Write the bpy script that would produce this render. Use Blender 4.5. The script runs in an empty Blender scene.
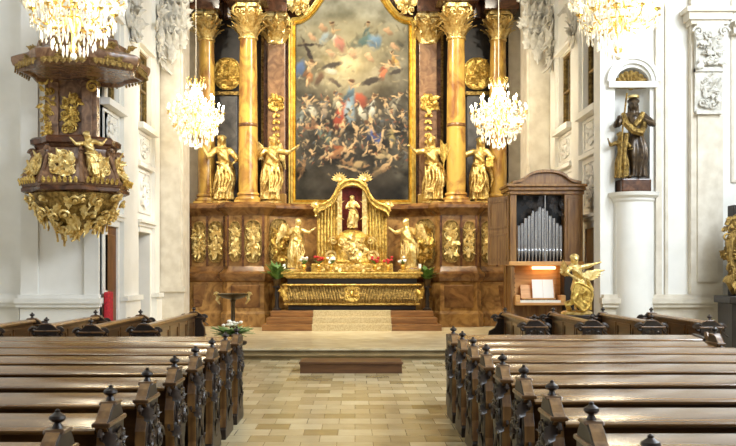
import bpy, math, random
import numpy as np
from mathutils import Vector, Matrix
PI = math.pi
TAU = 2 * PI
C = bpy.context.scene.collection
V3 = Vector
EYE = 1.70
FPX = 900.0
def X_(px, d): return (px - 355.0) * d / FPX
def Z_(py, d): return EYE + (272.0 - py) * d / FPX
rnd = random.Random(7)

# ------------------------------------------------------------------ materials
def s2l(c):
    return tuple(((v / 255.0) / 12.92 if v / 255.0 <= 0.04045 else ((v / 255.0 + 0.055) / 1.055) ** 2.4) for v in c)

def mat(name, c1, c2=None, rough=0.5, metal=0.0, scale=6.0, bump=0.0, bscale=None, detail=4.0, stretch=(1, 1, 1),
        dist=0.0, lo=0.35, hi=0.65, coat=0.0, emit=None, es=0.0, trans=0.0, spec=0.5, alpha=None):
    m = bpy.data.materials.new(name)
    m.use_nodes = True
    nt = m.node_tree
    b = nt.nodes['Principled BSDF']
    b.inputs['Roughness'].default_value = rough
    b.inputs['Metallic'].default_value = metal
    b.inputs['Coat Weight'].default_value = coat
    b.inputs['Coat Roughness'].default_value = 0.18
    b.inputs['Specular IOR Level'].default_value = spec
    b.inputs['Transmission Weight'].default_value = trans
    l1 = s2l(c1)
    b.inputs['Base Color'].default_value = (*l1, 1)
    if emit:
        b.inputs['Emission Color'].default_value = (*s2l(emit), 1)
        b.inputs['Emission Strength'].default_value = es
    tc = None
    if c2 or bump:
        tc = nt.nodes.new('ShaderNodeTexCoord')
        mp = nt.nodes.new('ShaderNodeMapping')
        mp.inputs['Scale'].default_value = stretch
        nt.links.new(tc.outputs['Object'], mp.inputs['Vector'])
    if c2:
        n = nt.nodes.new('ShaderNodeTexNoise')
        n.inputs['Scale'].default_value = scale
        n.inputs['Detail'].default_value = detail
        n.inputs['Distortion'].default_value = dist
        nt.links.new(mp.outputs['Vector'], n.inputs['Vector'])
        r = nt.nodes.new('ShaderNodeValToRGB')
        r.color_ramp.elements[0].position = lo
        r.color_ramp.elements[1].position = hi
        r.color_ramp.elements[0].color = (*l1, 1)
        r.color_ramp.elements[1].color = (*s2l(c2), 1)
        nt.links.new(n.outputs['Fac'], r.inputs['Fac'])
        nt.links.new(r.outputs['Color'], b.inputs['Base Color'])
    if bump:
        n2 = nt.nodes.new('ShaderNodeTexNoise')
        n2.inputs['Scale'].default_value = bscale or scale * 3
        n2.inputs['Detail'].default_value = 3
        nt.links.new(mp.outputs['Vector'], n2.inputs['Vector'])
        bp = nt.nodes.new('ShaderNodeBump')
        bp.inputs['Strength'].default_value = bump
        bp.inputs['Distance'].default_value = 0.05
        nt.links.new(n2.outputs['Fac'], bp.inputs['Height'])
        nt.links.new(bp.outputs['Normal'], b.inputs['Normal'])
    return m

M = {}
M['plaster'] = mat('plaster', (238, 236, 230), (228, 226, 219), rough=0.85, scale=1.5)
M['stucco'] = mat('stucco', (214, 210, 200), (188, 183, 172), rough=0.7, scale=9, bump=0.25, bscale=25)
M['stone'] = mat('stone', (222, 214, 198), (204, 194, 176), rough=0.7, scale=4)
M['gold'] = mat('gold', (234, 202, 112), (168, 130, 58), rough=0.3, metal=0.85, scale=14, bump=0.4, bscale=40)
M['gold_pale'] = mat('gold_pale', (248, 226, 160), (204, 168, 92), rough=0.32, metal=0.75, scale=14, bump=0.3, bscale=40)
M['gold_old'] = mat('gold_old', (178, 148, 84), (108, 84, 42), rough=0.38, metal=0.75, scale=16, bump=0.5, bscale=45)
M['gold_statue'] = mat('gold_statue', (244, 218, 144), (180, 144, 74), rough=0.34, metal=0.78, scale=14, bump=0.35, bscale=40)
M['gold_frame'] = mat('gold_frame', (222, 190, 100), (186, 148, 64), rough=0.3, metal=0.8, scale=8)
M['marble_yellow'] = mat('marble_yellow', (198, 158, 76), (132, 86, 44), rough=0.22, scale=2.2, detail=7, dist=1.6, stretch=(1, 1, .55), lo=.42, hi=.68)
M['marble_brown'] = mat('marble_brown', (138, 98, 54), (86, 54, 30), rough=0.24, scale=2.4, detail=7, dist=1.8, lo=.36, hi=.66)
M['marble_ochre'] = mat('marble_ochre', (172, 130, 74), (116, 80, 44), rough=0.24, scale=2.6, detail=7, dist=2.0, lo=.38, hi=.66)
M['marble_red'] = mat('marble_red', (110, 72, 48), (64, 40, 28), rough=0.24, scale=3, detail=7, dist=1.6)
M['marble_pink'] = mat('marble_pink', (146, 110, 76), (102, 72, 48), rough=0.25, scale=3, detail=6, dist=1.5)
M['marble_grey'] = mat('marble_grey', (86, 82, 80), (46, 43, 44), rough=0.3, scale=2.5, detail=7, dist=1.5)
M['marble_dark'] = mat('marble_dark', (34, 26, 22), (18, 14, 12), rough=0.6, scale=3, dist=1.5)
M['pulpit_marble'] = mat('pulpit_marble', (150, 114, 84), (98, 68, 48), rough=0.25, scale=4, detail=7, dist=1.6)
M['wood_pew'] = mat('wood_pew', (106, 74, 41), (66, 43, 23), rough=0.3, scale=5, stretch=(.25, 3, 3), coat=0.35, bump=.05, bscale=12)
M['wood_top'] = mat('wood_top', (132, 96, 54), (86, 57, 31), rough=0.24, scale=5, stretch=(.25, 3, 3), coat=0.5)
M['wood_dark'] = mat('wood_dark', (40, 27, 17), (22, 14, 10), rough=0.42, scale=6, stretch=(3, 3, .4), coat=0.05)
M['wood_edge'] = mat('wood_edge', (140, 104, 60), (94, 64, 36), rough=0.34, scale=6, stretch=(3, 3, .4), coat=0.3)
M['wood_carved'] = mat('wood_carved', (50, 33, 20), (26, 17, 11), rough=0.38, scale=10, coat=0.0)
M['wood_organ'] = mat('wood_organ', (158, 116, 66), (118, 80, 42), rough=0.35, scale=4, stretch=(4, 4, .5), coat=0.2)
M['wood_light'] = mat('wood_light', (228, 172, 104), (200, 140, 78), rough=0.4, scale=4, stretch=(.5, 4, 4))
M['wood_step'] = mat('wood_step', (146, 102, 56), (112, 74, 40), rough=0.35, scale=5, stretch=(.4, 4, 4))
M['wood_door'] = mat('wood_door', (128, 84, 46), (92, 56, 30), rough=0.4, scale=4, stretch=(4, 4, .5))
M['kneeler'] = mat('kneeler', (104, 70, 40), (76, 48, 28), rough=0.45, scale=5, stretch=(.4, 4, 4))
M['pipe'] = mat('pipe_metal', (214, 214, 216), (184, 184, 188), rough=0.24, metal=0.85, scale=3, stretch=(4, 4, .3))
M['paper'] = mat('paper', (246, 244, 236), rough=0.8)
M['carpet'] = mat('carpet', (196, 178, 138), (172, 152, 110), rough=0.9, scale=30, bump=.2, bscale=90)
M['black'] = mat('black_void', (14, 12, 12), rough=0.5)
M['pane'] = mat('dark_pane', (34, 32, 32), rough=0.12)
M['glass'] = mat('clerestory_glass', (214, 224, 234), rough=0.3)
M['red'] = mat('red_velvet', (206, 44, 56), (160, 26, 40), rough=0.8, scale=20)
M['red_lining'] = mat('red_lining', (118, 42, 34), (84, 30, 26), rough=0.8, scale=12)
M['white_cloth'] = mat('white_cloth', (244, 242, 236), rough=0.8)
M['leaf'] = mat('leaf_green', (112, 146, 66), (66, 100, 42), rough=0.5, scale=9)
M['leaf_pale'] = mat('leaf_pale', (150, 168, 110), (96, 124, 70), rough=0.5, scale=9)
M['petal_red'] = mat('petal_red', (200, 48, 40), (160, 26, 30), rough=0.6, scale=20)
M['petal_white'] = mat('petal_white', (244, 236, 220), rough=0.6)
M['bronze'] = mat('bronze', (96, 76, 44), (56, 42, 26), rough=0.35, metal=0.6, scale=10)
M['statue_dark'] = mat('statue_dark', (92, 74, 52), (48, 38, 30), rough=0.35, metal=0.3, scale=10)
M['crystal'] = mat('crystal', (255, 251, 240), rough=0.08, trans=0.25, spec=0.9)
M['brass'] = mat('brass', (240, 208, 128), rough=0.25, metal=0.85)
M['bulb'] = mat('bulb', (255, 246, 220), emit=(255, 238, 196), es=55.0)
M['lamp'] = mat('desk_lamp_glow', (255, 225, 190), emit=(255, 205, 140), es=6.0)
M['candle_wax'] = mat('candle_wax', (250, 246, 232), rough=0.5)

def floor_mat():
    m = bpy.data.materials.new('floor_tiles')
    m.use_nodes = True
    nt = m.node_tree
    b = nt.nodes['Principled BSDF']
    b.inputs['Roughness'].default_value = 0.2
    b.inputs['Specular IOR Level'].default_value = 0.5
    tc = nt.nodes.new('ShaderNodeTexCoord')
    br = nt.nodes.new('ShaderNodeTexBrick')
    br.inputs['Scale'].default_value = 1.0
    br.inputs['Brick Width'].default_value = 0.36
    br.inputs['Row Height'].default_value = 0.36
    br.inputs['Mortar Size'].default_value = 0.004
    br.inputs['Mortar Smooth'].default_value = 0.2
    br.inputs['Bias'].default_value = 0.0
    br.inputs['Color1'].default_value = (*s2l((220, 206, 170)), 1)
    br.inputs['Color2'].default_value = (*s2l((164, 144, 100)), 1)
    br.inputs['Mortar'].default_value = (*s2l((140, 120, 84)), 1)
    nt.links.new(tc.outputs['Object'], br.inputs['Vector'])
    n = nt.nodes.new('ShaderNodeTexNoise')
    n.inputs['Scale'].default_value = 5
    n.inputs['Detail'].default_value = 6
    nt.links.new(tc.outputs['Object'], n.inputs['Vector'])
    mx = nt.nodes.new('ShaderNodeMix')
    mx.data_type = 'RGBA'
    mx.blend_type = 'MULTIPLY'
    mx.inputs['Factor'].default_value = 0.45
    r = nt.nodes.new('ShaderNodeValToRGB')
    r.color_ramp.elements[0].position = 0.3
    r.color_ramp.elements[1].position = 0.7
    r.color_ramp.elements[0].color = (.72, .68, .6, 1)
    r.color_ramp.elements[1].color = (1, 1, 1, 1)
    nt.links.new(n.outputs['Fac'], r.inputs['Fac'])
    nt.links.new(br.outputs['Color'], mx.inputs['A'])
    nt.links.new(r.outputs['Color'], mx.inputs['B'])
    nt.links.new(mx.outputs['Result'], b.inputs['Base Color'])
    return m
M['tiles'] = floor_mat()
M['step_shaded'] = mat('step_shaded', (146, 126, 88), (116, 98, 66), rough=0.35, scale=3, detail=6)  # step stone painted darker to stand for the shade on the risers
M['step_stone'] = mat('step_stone', (226, 212, 178), (196, 176, 134), rough=0.28, scale=3, detail=6)

# ------------------------------------------------------------------ mesh builder
class MB:
    def __init__(self):
        self.v = []; self.f = []; self.M = Matrix.Identity(4)
    def add(self, vs, fs):
        o = len(self.v)
        self.v.extend((self.M @ V3(p))[:] for p in vs)
        self.f.extend(tuple(o + i for i in f) for f in fs)
        return self
    def box(self, x0, x1, y0, y1, z0, z1):
        x0, x1 = min(x0, x1), max(x0, x1); y0, y1 = min(y0, y1), max(y0, y1); z0, z1 = min(z0, z1), max(z0, z1)
        return self.add([(x0, y0, z0), (x1, y0, z0), (x1, y1, z0), (x0, y1, z0), (x0, y0, z1), (x1, y0, z1), (x1, y1, z1), (x0, y1, z1)],
                        [(3, 2, 1, 0), (4, 5, 6, 7), (0, 1, 5, 4), (1, 2, 6, 5), (2, 3, 7, 6), (3, 0, 4, 7)])
    def prism(self, poly, axis, a, b):
        """poly 2D: axis 'z' -> (x,y); 'x' -> (y,z); 'y' -> (x,z)"""
        def p3(p, t):
            return {'z': (p[0], p[1], t), 'x': (t, p[0], p[1]), 'y': (p[0], t, p[1])}[axis]
        n = len(poly)
        vs = [p3(p, a) for p in poly] + [p3(p, b) for p in poly]
        fs = [tuple(range(n)), tuple(range(2 * n - 1, n - 1, -1))]
        fs += [(i + n, (i + 1) % n + n, (i + 1) % n, i) for i in range(n)]
        return self.add(vs, fs)
    def lathe(self, prof, c=(0, 0, 0), n=24, a0=0.0, a1=TAU, sx=1.0, sy=1.0, mod=None):
        full = abs(a1 - a0 - TAU) < 1e-6
        k = n if full else n + 1
        vs, fs = [], []
        for r, z in prof:
            for i in range(k):
                a = a0 + (a1 - a0) * i / n
                q = r * (mod(a, z) if mod else 1.0)
                vs.append((c[0] + sx * q * math.cos(a), c[1] + sy * q * math.sin(a), c[2] + z))
        m = len(prof)
        for j in range(m - 1):
            for i in range(n):
                i2 = (i + 1) % k
                fs.append((j * k + i, j * k + i2, (j + 1) * k + i2, (j + 1) * k + i))
        if full:
            fs.append(tuple(range(k - 1, -1, -1)))
            fs.append(tuple((m - 1) * k + i for i in range(k)))
        return self.add(vs, fs)
    def tube(self, pts, rad, n=6, caps=True):
        pts = [V3(p) for p in pts]
        if not hasattr(rad, '__len__'): rad = [rad] * len(pts)
        vs, fs = [], []
        prev = None
        for i, p in enumerate(pts):
            t = (pts[min(i + 1, len(pts) - 1)] - pts[max(i - 1, 0)])
            if t.length < 1e-9: t = V3((0, 0, 1))
            t.normalize()
            if prev is None:
                a = V3((0, 0, 1)) if abs(t.z) < .9 else V3((1, 0, 0))
                u = t.cross(a).normalized()
            else:
                u = (prev - t * prev.dot(t))
                u = u.normalized() if u.length > 1e-6 else t.orthogonal().normalized()
            prev = u
            w = t.cross(u)
            for k in range(n):
                a = TAU * k / n
                vs.append((p + (u * math.cos(a) + w * math.sin(a)) * rad[i])[:])
        for i in range(len(pts) - 1):
            for k in range(n):
                k2 = (k + 1) % n
                fs.append((i * n + k, i * n + k2, (i + 1) * n + k2, (i + 1) * n + k))
        if caps:
            fs.append(tuple(range(n - 1, -1, -1)))
            fs.append(tuple((len(pts) - 1) * n + k for k in range(n)))
        return self.add(vs, fs)
    def strap(self, pts, wid, th, N):
        """flat leaf: diamond section, width across path x N"""
        pts = [V3(p) for p in pts]; N = V3(N).normalized()
        vs, fs = [], []
        for i, p in enumerate(pts):
            t = (pts[min(i + 1, len(pts) - 1)] - pts[max(i - 1, 0)])
            t = t.normalized() if t.length > 1e-9 else V3((0, 0, 1))
            w = t.cross(N)
            w = w.normalized() if w.length > 1e-6 else t.orthogonal().normalized()
            nn = w.cross(t)
            W = wid[i] if hasattr(wid, '__len__') else wid
            for q in (w * W, nn * th, -w * W, -nn * th): vs.append((p + q)[:])
        for i in range(len(pts) - 1):
            for k in range(4):
                k2 = (k + 1) % 4
                fs.append((i * 4 + k, i * 4 + k2, (i + 1) * 4 + k2, (i + 1) * 4 + k))
        fs.append((3, 2, 1, 0)); q = (len(pts) - 1) * 4
        fs.append((q, q + 1, q + 2, q + 3))
        return self.add(vs, fs)
    def ell(self, c, r, seg=12, rings=8, R=None):
        if not hasattr(r, '__len__'): r = (r, r, r)
        vs, fs = [], []
        R = R or Matrix.Identity(3)
        c = V3(c)
        vs.append((c + R @ V3((0, 0, r[2])))[:])
        for j in range(1, rings):
            th = PI * j / rings
            for i in range(seg):
                a = TAU * i / seg
                vs.append((c + R @ V3((r[0] * math.sin(th) * math.cos(a), r[1] * math.sin(th) * math.sin(a), r[2] * math.cos(th))))[:])
        vs.append((c + R @ V3((0, 0, -r[2])))[:])
        for i in range(seg):
            fs.append((0, 1 + i, 1 + (i + 1) % seg))
        for j in range(rings - 2):
            for i in range(seg):
                a = 1 + j * seg; b = a + seg; i2 = (i + 1) % seg
                fs.append((a + i, b + i, b + i2, a + i2))
        L = len(vs) - 1; a = 1 + (rings - 2) * seg
        for i in range(seg): fs.append((L, a + (i + 1) % seg, a + i))
        return self.add(vs, fs)
    def cap(self, p0, p1, r0, r1, n=10):
        """tapered capsule with round ends"""
        p0, p1 = V3(p0), V3(p1)
        d = p1 - p0; L = d.length
        if L < 1e-6: return self.ell(p0, r0)
        t = d / L
        pts, rr = [], []
        for k in range(4):
            a = PI / 2 * k / 4
            pts.append(p0 - t * r0 * math.cos(a)); rr.append(max(r0 * math.sin(a), r0 * .05))
        for k in range(5):
            s = k / 4
            pts.append(p0 + d * s); rr.append(r0 + (r1 - r0) * s)
        for k in range(3, -1, -1):
            a = PI / 2 * k / 4
            pts.append(p1 + t * r1 * math.cos(a)); rr.append(max(r1 * math.sin(a), r1 * .05))
        return self.tube(pts, rr, n)
    def mesh(self, name):
        me = bpy.data.meshes.new(name)
        me.from_pydata(self.v, [], self.f)
        me.validate()
        return me
    def build(self, name, m, parent=None, smooth=35, loc=None, rotz=0.0, bevel=0.0):
        me = self.mesh(name)
        import bmesh
        bm = bmesh.new(); bm.from_mesh(me)
        bmesh.ops.recalc_face_normals(bm, faces=bm.faces)
        bm.to_mesh(me); bm.free()
        if smooth:
            me.polygons.foreach_set('use_smooth', [True] * len(me.polygons))
            me.set_sharp_from_angle(angle=math.radians(smooth))
        o = bpy.data.objects.new(name, me)
        me.materials.append(m)
        C.objects.link(o)
        if parent: o.parent = parent
        if loc is not None: o.location = loc
        o.rotation_euler.z = rotz
        if bevel:
            md = o.modifiers.new('bevel', 'BEVEL'); md.width = bevel; md.segments = 2; md.limit_method = 'ANGLE'; md.angle_limit = 0.7
        return o

def tag(o, label=None, cat=None, group=None, kind=None):
    if label: o['label'] = label
    if cat: o['category'] = cat
    if group: o['group'] = group
    if kind: o['kind'] = kind
    return o
def thing(name, label, cat, loc=(0, 0, 0), rotz=0.0, group=None):
    o = bpy.data.objects.new(name, None)
    C.objects.link(o)
    o.location = loc; o.rotation_euler = (0, 0, rotz); o.empty_display_size = .2
    return tag(o, label, cat, group)
def struct(mb, name, m, label, cat='structure', **kw):
    o = mb.build(name, m, **kw)
    return tag(o, label, cat, kind='structure')
def dup(o, loc=None, rotz=None, label=None, parent=None):
    c = o.copy(); C.objects.link(c)
    if parent: c.parent = parent
    if loc is not None: c.location = loc
    if rotz is not None: c.rotation_euler = (0, 0, rotz)
    if label: c['label'] = label
    for ch in list(o.children): dup(ch, parent=c)
    return c
def remeshed(mb, name, m, parent, voxel=0.016, sm=1, loc=None, rot=None, scale=None):
    me = mb.mesh(name)
    o = bpy.data.objects.new(name, me); C.objects.link(o)
    md = o.modifiers.new('r', 'REMESH'); md.mode = 'VOXEL'; md.voxel_size = voxel; md.use_smooth_shade = True
    if sm:
        s = o.modifiers.new('s', 'SMOOTH'); s.iterations = sm; s.factor = 0.4
    dg = bpy.context.evaluated_depsgraph_get()
    me2 = bpy.data.meshes.new_from_object(o.evaluated_get(dg))
    o.modifiers.clear()
    o.data = me2; me2.name = name
    bpy.data.meshes.remove(me)
    me2.polygons.foreach_set('use_smooth', [True] * len(me2.polygons))
    me2.materials.clear(); me2.materials.append(m)
    if parent: o.parent = parent
    if loc is not None: o.location = loc
    if rot is not None: o.rotation_euler = rot
    return o

# ------------------------------------------------------------------ ornament vocabulary
def scroll(mb, c, U, V, r, turns=1.4, th=.02, start=0.0, flip=1, n=16, N=None, rise=0.0):
    c, U, V = V3(c), V3(U), V3(V)
    N = N if N is not None else U.cross(V)
    pts, rr = [], []
    for i in range(n + 1):
        t = i / n
        a = start + flip * t * turns * TAU
        q = r * (1 - .82 * t)
        pts.append(c + U * (q * math.cos(a)) + V * (q * math.sin(a)) + N * (rise * t))
        rr.append(th * (1.0 - .35 * t))
    mb.tube(pts, rr, 5)
    mb.ell(pts[-1], th * 1.3, 6, 4)
def leaf(mb, base, d, N, L, W, curl=.4, th=.012, side=0.0, n=6):
    base, d, N = V3(base), V3(d).normalized(), V3(N).normalized()
    S = d.cross(N)
    pts, w = [], []
    for i in range(n + 1):
        t = i / n
        pts.append(base + d * (L * (t - .25 * curl * t ** 3)) + N * (L * curl * (.35 * t + .65 * t * t)) + S * (side * L * t * t))
        w.append(W * (0.35 + .75 * math.sin(PI * min(1, t * .82 + .12))) * (1 + .22 * math.cos(i * PI)) * (1 - .8 * t ** 4))
    mb.strap(pts, w, th, N)
def cartouche(mb, c, U, V, w, h, r=None, dep=.04, th=None):
    """symmetrical C-scroll panel ornament in the plane U,V (normal = U x V)"""
    c, U, V = V3(c), V3(U).normalized(), V3(V).normalized()
    N = U.cross(V)
    th = th or min(w, h) * .05
    R3 = Matrix((U, V, N)).transposed()
    mb.ell(c + N * dep * .4, (w * .16, h * .17, dep), 10, 6, R3)
    for sx in (-1, 1):
        for sy in (-1, 1):
            scroll(mb, c + U * (sx * w * .27) + V * (sy * h * .2) + N * dep * .4, U * sx, V * sy, min(w * .24, h * .2), 1.3, th, -1.2, 1, 14)
            leaf(mb, c + U * (sx * w * .1) + V * (sy * h * .22) + N * dep * .3, U * (sx * .7) + V * (sy * 1.2), N, h * .24, w * .09, .25, th * .5, sx * sy * .3)
            leaf(mb, c + U * (sx * w * .14) + V * (sy * h * .08) + N * dep * .3, U * sx + V * (sy * .25), N, w * .33, h * .05, .3, th * .5)
        leaf(mb, c + V * (sx * h * .2) + N * dep * .3, V * sx, N, h * .3, w * .12, .2, th * .6)
def foliage(mb, c, U, V, w, h, n, rg, dep=.05, size=.12):
    """dense carved acanthus inside an ellipse"""
    c, U, V = V3(c), V3(U).normalized(), V3(V).normalized()
    N = U.cross(V)
    for i in range(n):
        a = rg.uniform(0, TAU); q = math.sqrt(rg.random()) * .82
        p = c + U * (q * math.cos(a) * w / 2) + V * (q * math.sin(a) * h / 2) + N * (dep * rg.uniform(.1, .5))
        b = rg.uniform(0, TAU)
        d = U * math.cos(b) + V * math.sin(b)
        s = size * rg.uniform(.6, 1.2)
        if rg.random() < .4:
            scroll(mb, p, d, d.cross(N), s * .4, 1.3, s * .1, 0, rg.choice((-1, 1)), 12, N, dep * .5)
        else:
            leaf(mb, p, d, N, s, s * .26, rg.uniform(.15, .7), s * .08, rg.uniform(-.5, .5))
def capital(mb, c, r, h, n=8, square=False):
    """Corinthian capital, base centre c"""
    c = V3(c)
    if square:
        mb.box(c.x - r * .95, c.x + r * .95, c.y - r * .95, c.y + r * .95, c.z, c.z + h * .88)
    else:
        mb.lathe([(r * .98, 0), (r * .98, h * .1), (r * .9, h * .14), (r * .95, h * .5), (r * 1.25, h * .86)], c, 20)
    mb.lathe([(r * 1.0, -h * .04), (r * 1.14, -h * .02), (r * 1.14, h * .03), (r * 1.0, h * .06)], c, 20)
    for row, (z0, L, k) in enumerate(((.04, .46, 0), (.3, .48, .5), (.12, .3, .5), (.5, .36, 0))):
        for i in range(n):
            a = TAU * (i + k) / n
            d = V3((math.cos(a), math.sin(a), 0))
            q = r * (.97 if not square else .97 / max(abs(d.x), abs(d.y)))
            if square: q = min(q, r * 1.3)
            leaf(mb, c + d * q + V3((0, 0, h * z0)), V3((0, 0, 1)), d, h * L, r * .34, .8, r * .07)
    for sx in (-1, 1):
        for sy in (-1, 1):
            d = V3((sx, sy, 0)).normalized()
            scroll(mb, c + d * r * 1.6 + V3((0, 0, h * .74)), d, V3((0, 0, 1)), h * .2, 1.5, r * .15, 1.9, -1, 14)
            leaf(mb, c + d * r * 1.0 + V3((0, 0, h * .4)), V3((0, 0, 1)), d, h * .42, r * .28, 1.0, r * .06)
    for i in range(4):
        a = TAU * i / 4
        d = V3((math.cos(a), math.sin(a), 0))
        mb.ell(c + d * r * 1.3 + V3((0, 0, h * .88)), (r * .26, r * .26, h * .13), 8, 6)
        for q in (-1, 1): scroll(mb, c + d * r * 1.3 + d.cross(V3((0, 0, 1))) * (q * r * .45) + V3((0, 0, h * .7)), d.cross(V3((0, 0, 1))) * q, V3((0, 0, 1)), h * .11, 1.3, r * .09)
    pl = []
    for i in range(4):
        a = PI / 4 + i * PI / 2
        for da, q in ((-.09, 1.75), (.09, 1.75), (.45, 1.4), (PI / 4, 1.28), (PI / 2 - .45, 1.4)):
            pl.append((c.x + r * q * math.cos(a + da), c.y + r * q * math.sin(a + da)))
    mb.prism(pl, 'z', c.z + h * .88, c.z + h)
def offset_plan(pts, off):
    """offset an open polyline (x,y) to its right-hand side by off (mitred)"""
    out = []
    n = len(pts)
    for i in range(n):
        p = V3((*pts[i], 0))
        def nrm(a, b):
            t = (V3((*b, 0)) - V3((*a, 0))).normalized()
            return V3((t.y, -t.x, 0))
        n1 = nrm(pts[i - 1], pts[i]) if i > 0 else None
        n2 = nrm(pts[i], pts[i + 1]) if i < n - 1 else None
        if n1 is None: m = n2
        elif n2 is None: m = n1
        else:
            m = (n1 + n2)
            m = m / max(.5, m.dot(n1)) if m.length > 1e-6 else n1
        q = p + m * off
        out.append((q.x, q.y))
    return out
def plan_sweep(mb, pts, prof, yback):
    """prof: list of (offset,z) bottom to top; pts run left to right with the outside on the right (-y); closed against y=yback"""
    n = len(pts)
    vs, fs = [], []
    for off, z in prof:
        for x, y in offset_plan(pts, off): vs.append((x, min(y, yback - .001), z))
    m = len(prof)
    for j in range(m - 1):
        for i in range(n - 1):
            fs.append((j * n + i, j * n + i + 1, (j + 1) * n + i + 1, (j + 1) * n + i))
    for j, rev in ((0, True), (m - 1, False)):
        k = len(vs)
        vs += [(vs[j * n][0], yback, prof[j][1]), (vs[j * n + n - 1][0], yback, prof[j][1])]
        ring = [j * n + i for i in range(n)] + [k + 1, k]
        fs.append(tuple(reversed(ring)) if rev else tuple(ring))
    mb.add(vs, fs)
WIN_R = 1380; WIN_L = 100; ALTAR_FILL = 2700; EXPO = -0.08; CH_W = 105; WORLD = 0.2
# ================================================================== SETTING
PF = 17.4        # front edge of the chancel platform
PZ = 0.19        # platform height
PY = 18.5        # front face of the chancel piers
XW = 5.25        # chancel side walls
AX = -0.08       # altar axis
fl = MB().box(-9.2, 9.2, -4, PF + .4, -.3, 0)
struct(fl, 'floor', M['tiles'], 'cream and ochre stone tiles of the nave floor', 'floor', smooth=0)
cf = MB().box(-9.2, 9.2, PF + .39, 27.2, -.3, PZ); cf.box(-9.2, 9.2, PF + .34, PF + .395, PZ - .035, PZ)
struct(cf, 'floor_chancel', M['step_stone'], 'pale stone floor of the raised chancel', 'floor', smooth=0)
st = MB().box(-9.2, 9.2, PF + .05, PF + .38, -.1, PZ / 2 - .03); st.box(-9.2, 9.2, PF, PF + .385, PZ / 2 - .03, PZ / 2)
struct(st, 'floor_step', M['step_shaded'], 'long low stone step up to the chancel', 'step', smooth=0, bevel=.012)
rs_ = MB().box(-9.2, 9.2, PF + .383, PF + .389, PZ / 2, PZ - .036)  # thin strip that carries the riser's shade as a dark colour
struct(rs_, 'trim_riser_shade', M['step_shaded'], 'darker stone riser of the upper chancel step', 'step', smooth=0)
ce = MB().box(-9.4, 9.4, 2.0, 27.3, 12.6, 12.9)
struct(ce, 'ceiling', M['plaster'], 'white plaster church ceiling', 'ceiling', smooth=0)
wb = MB().box(-9.4, 9.4, 27.0, 27.3, 0, 12.6)
struct(wb, 'wall_back', M['plaster'], 'white end wall behind the altarpiece', 'wall', smooth=0)

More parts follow.
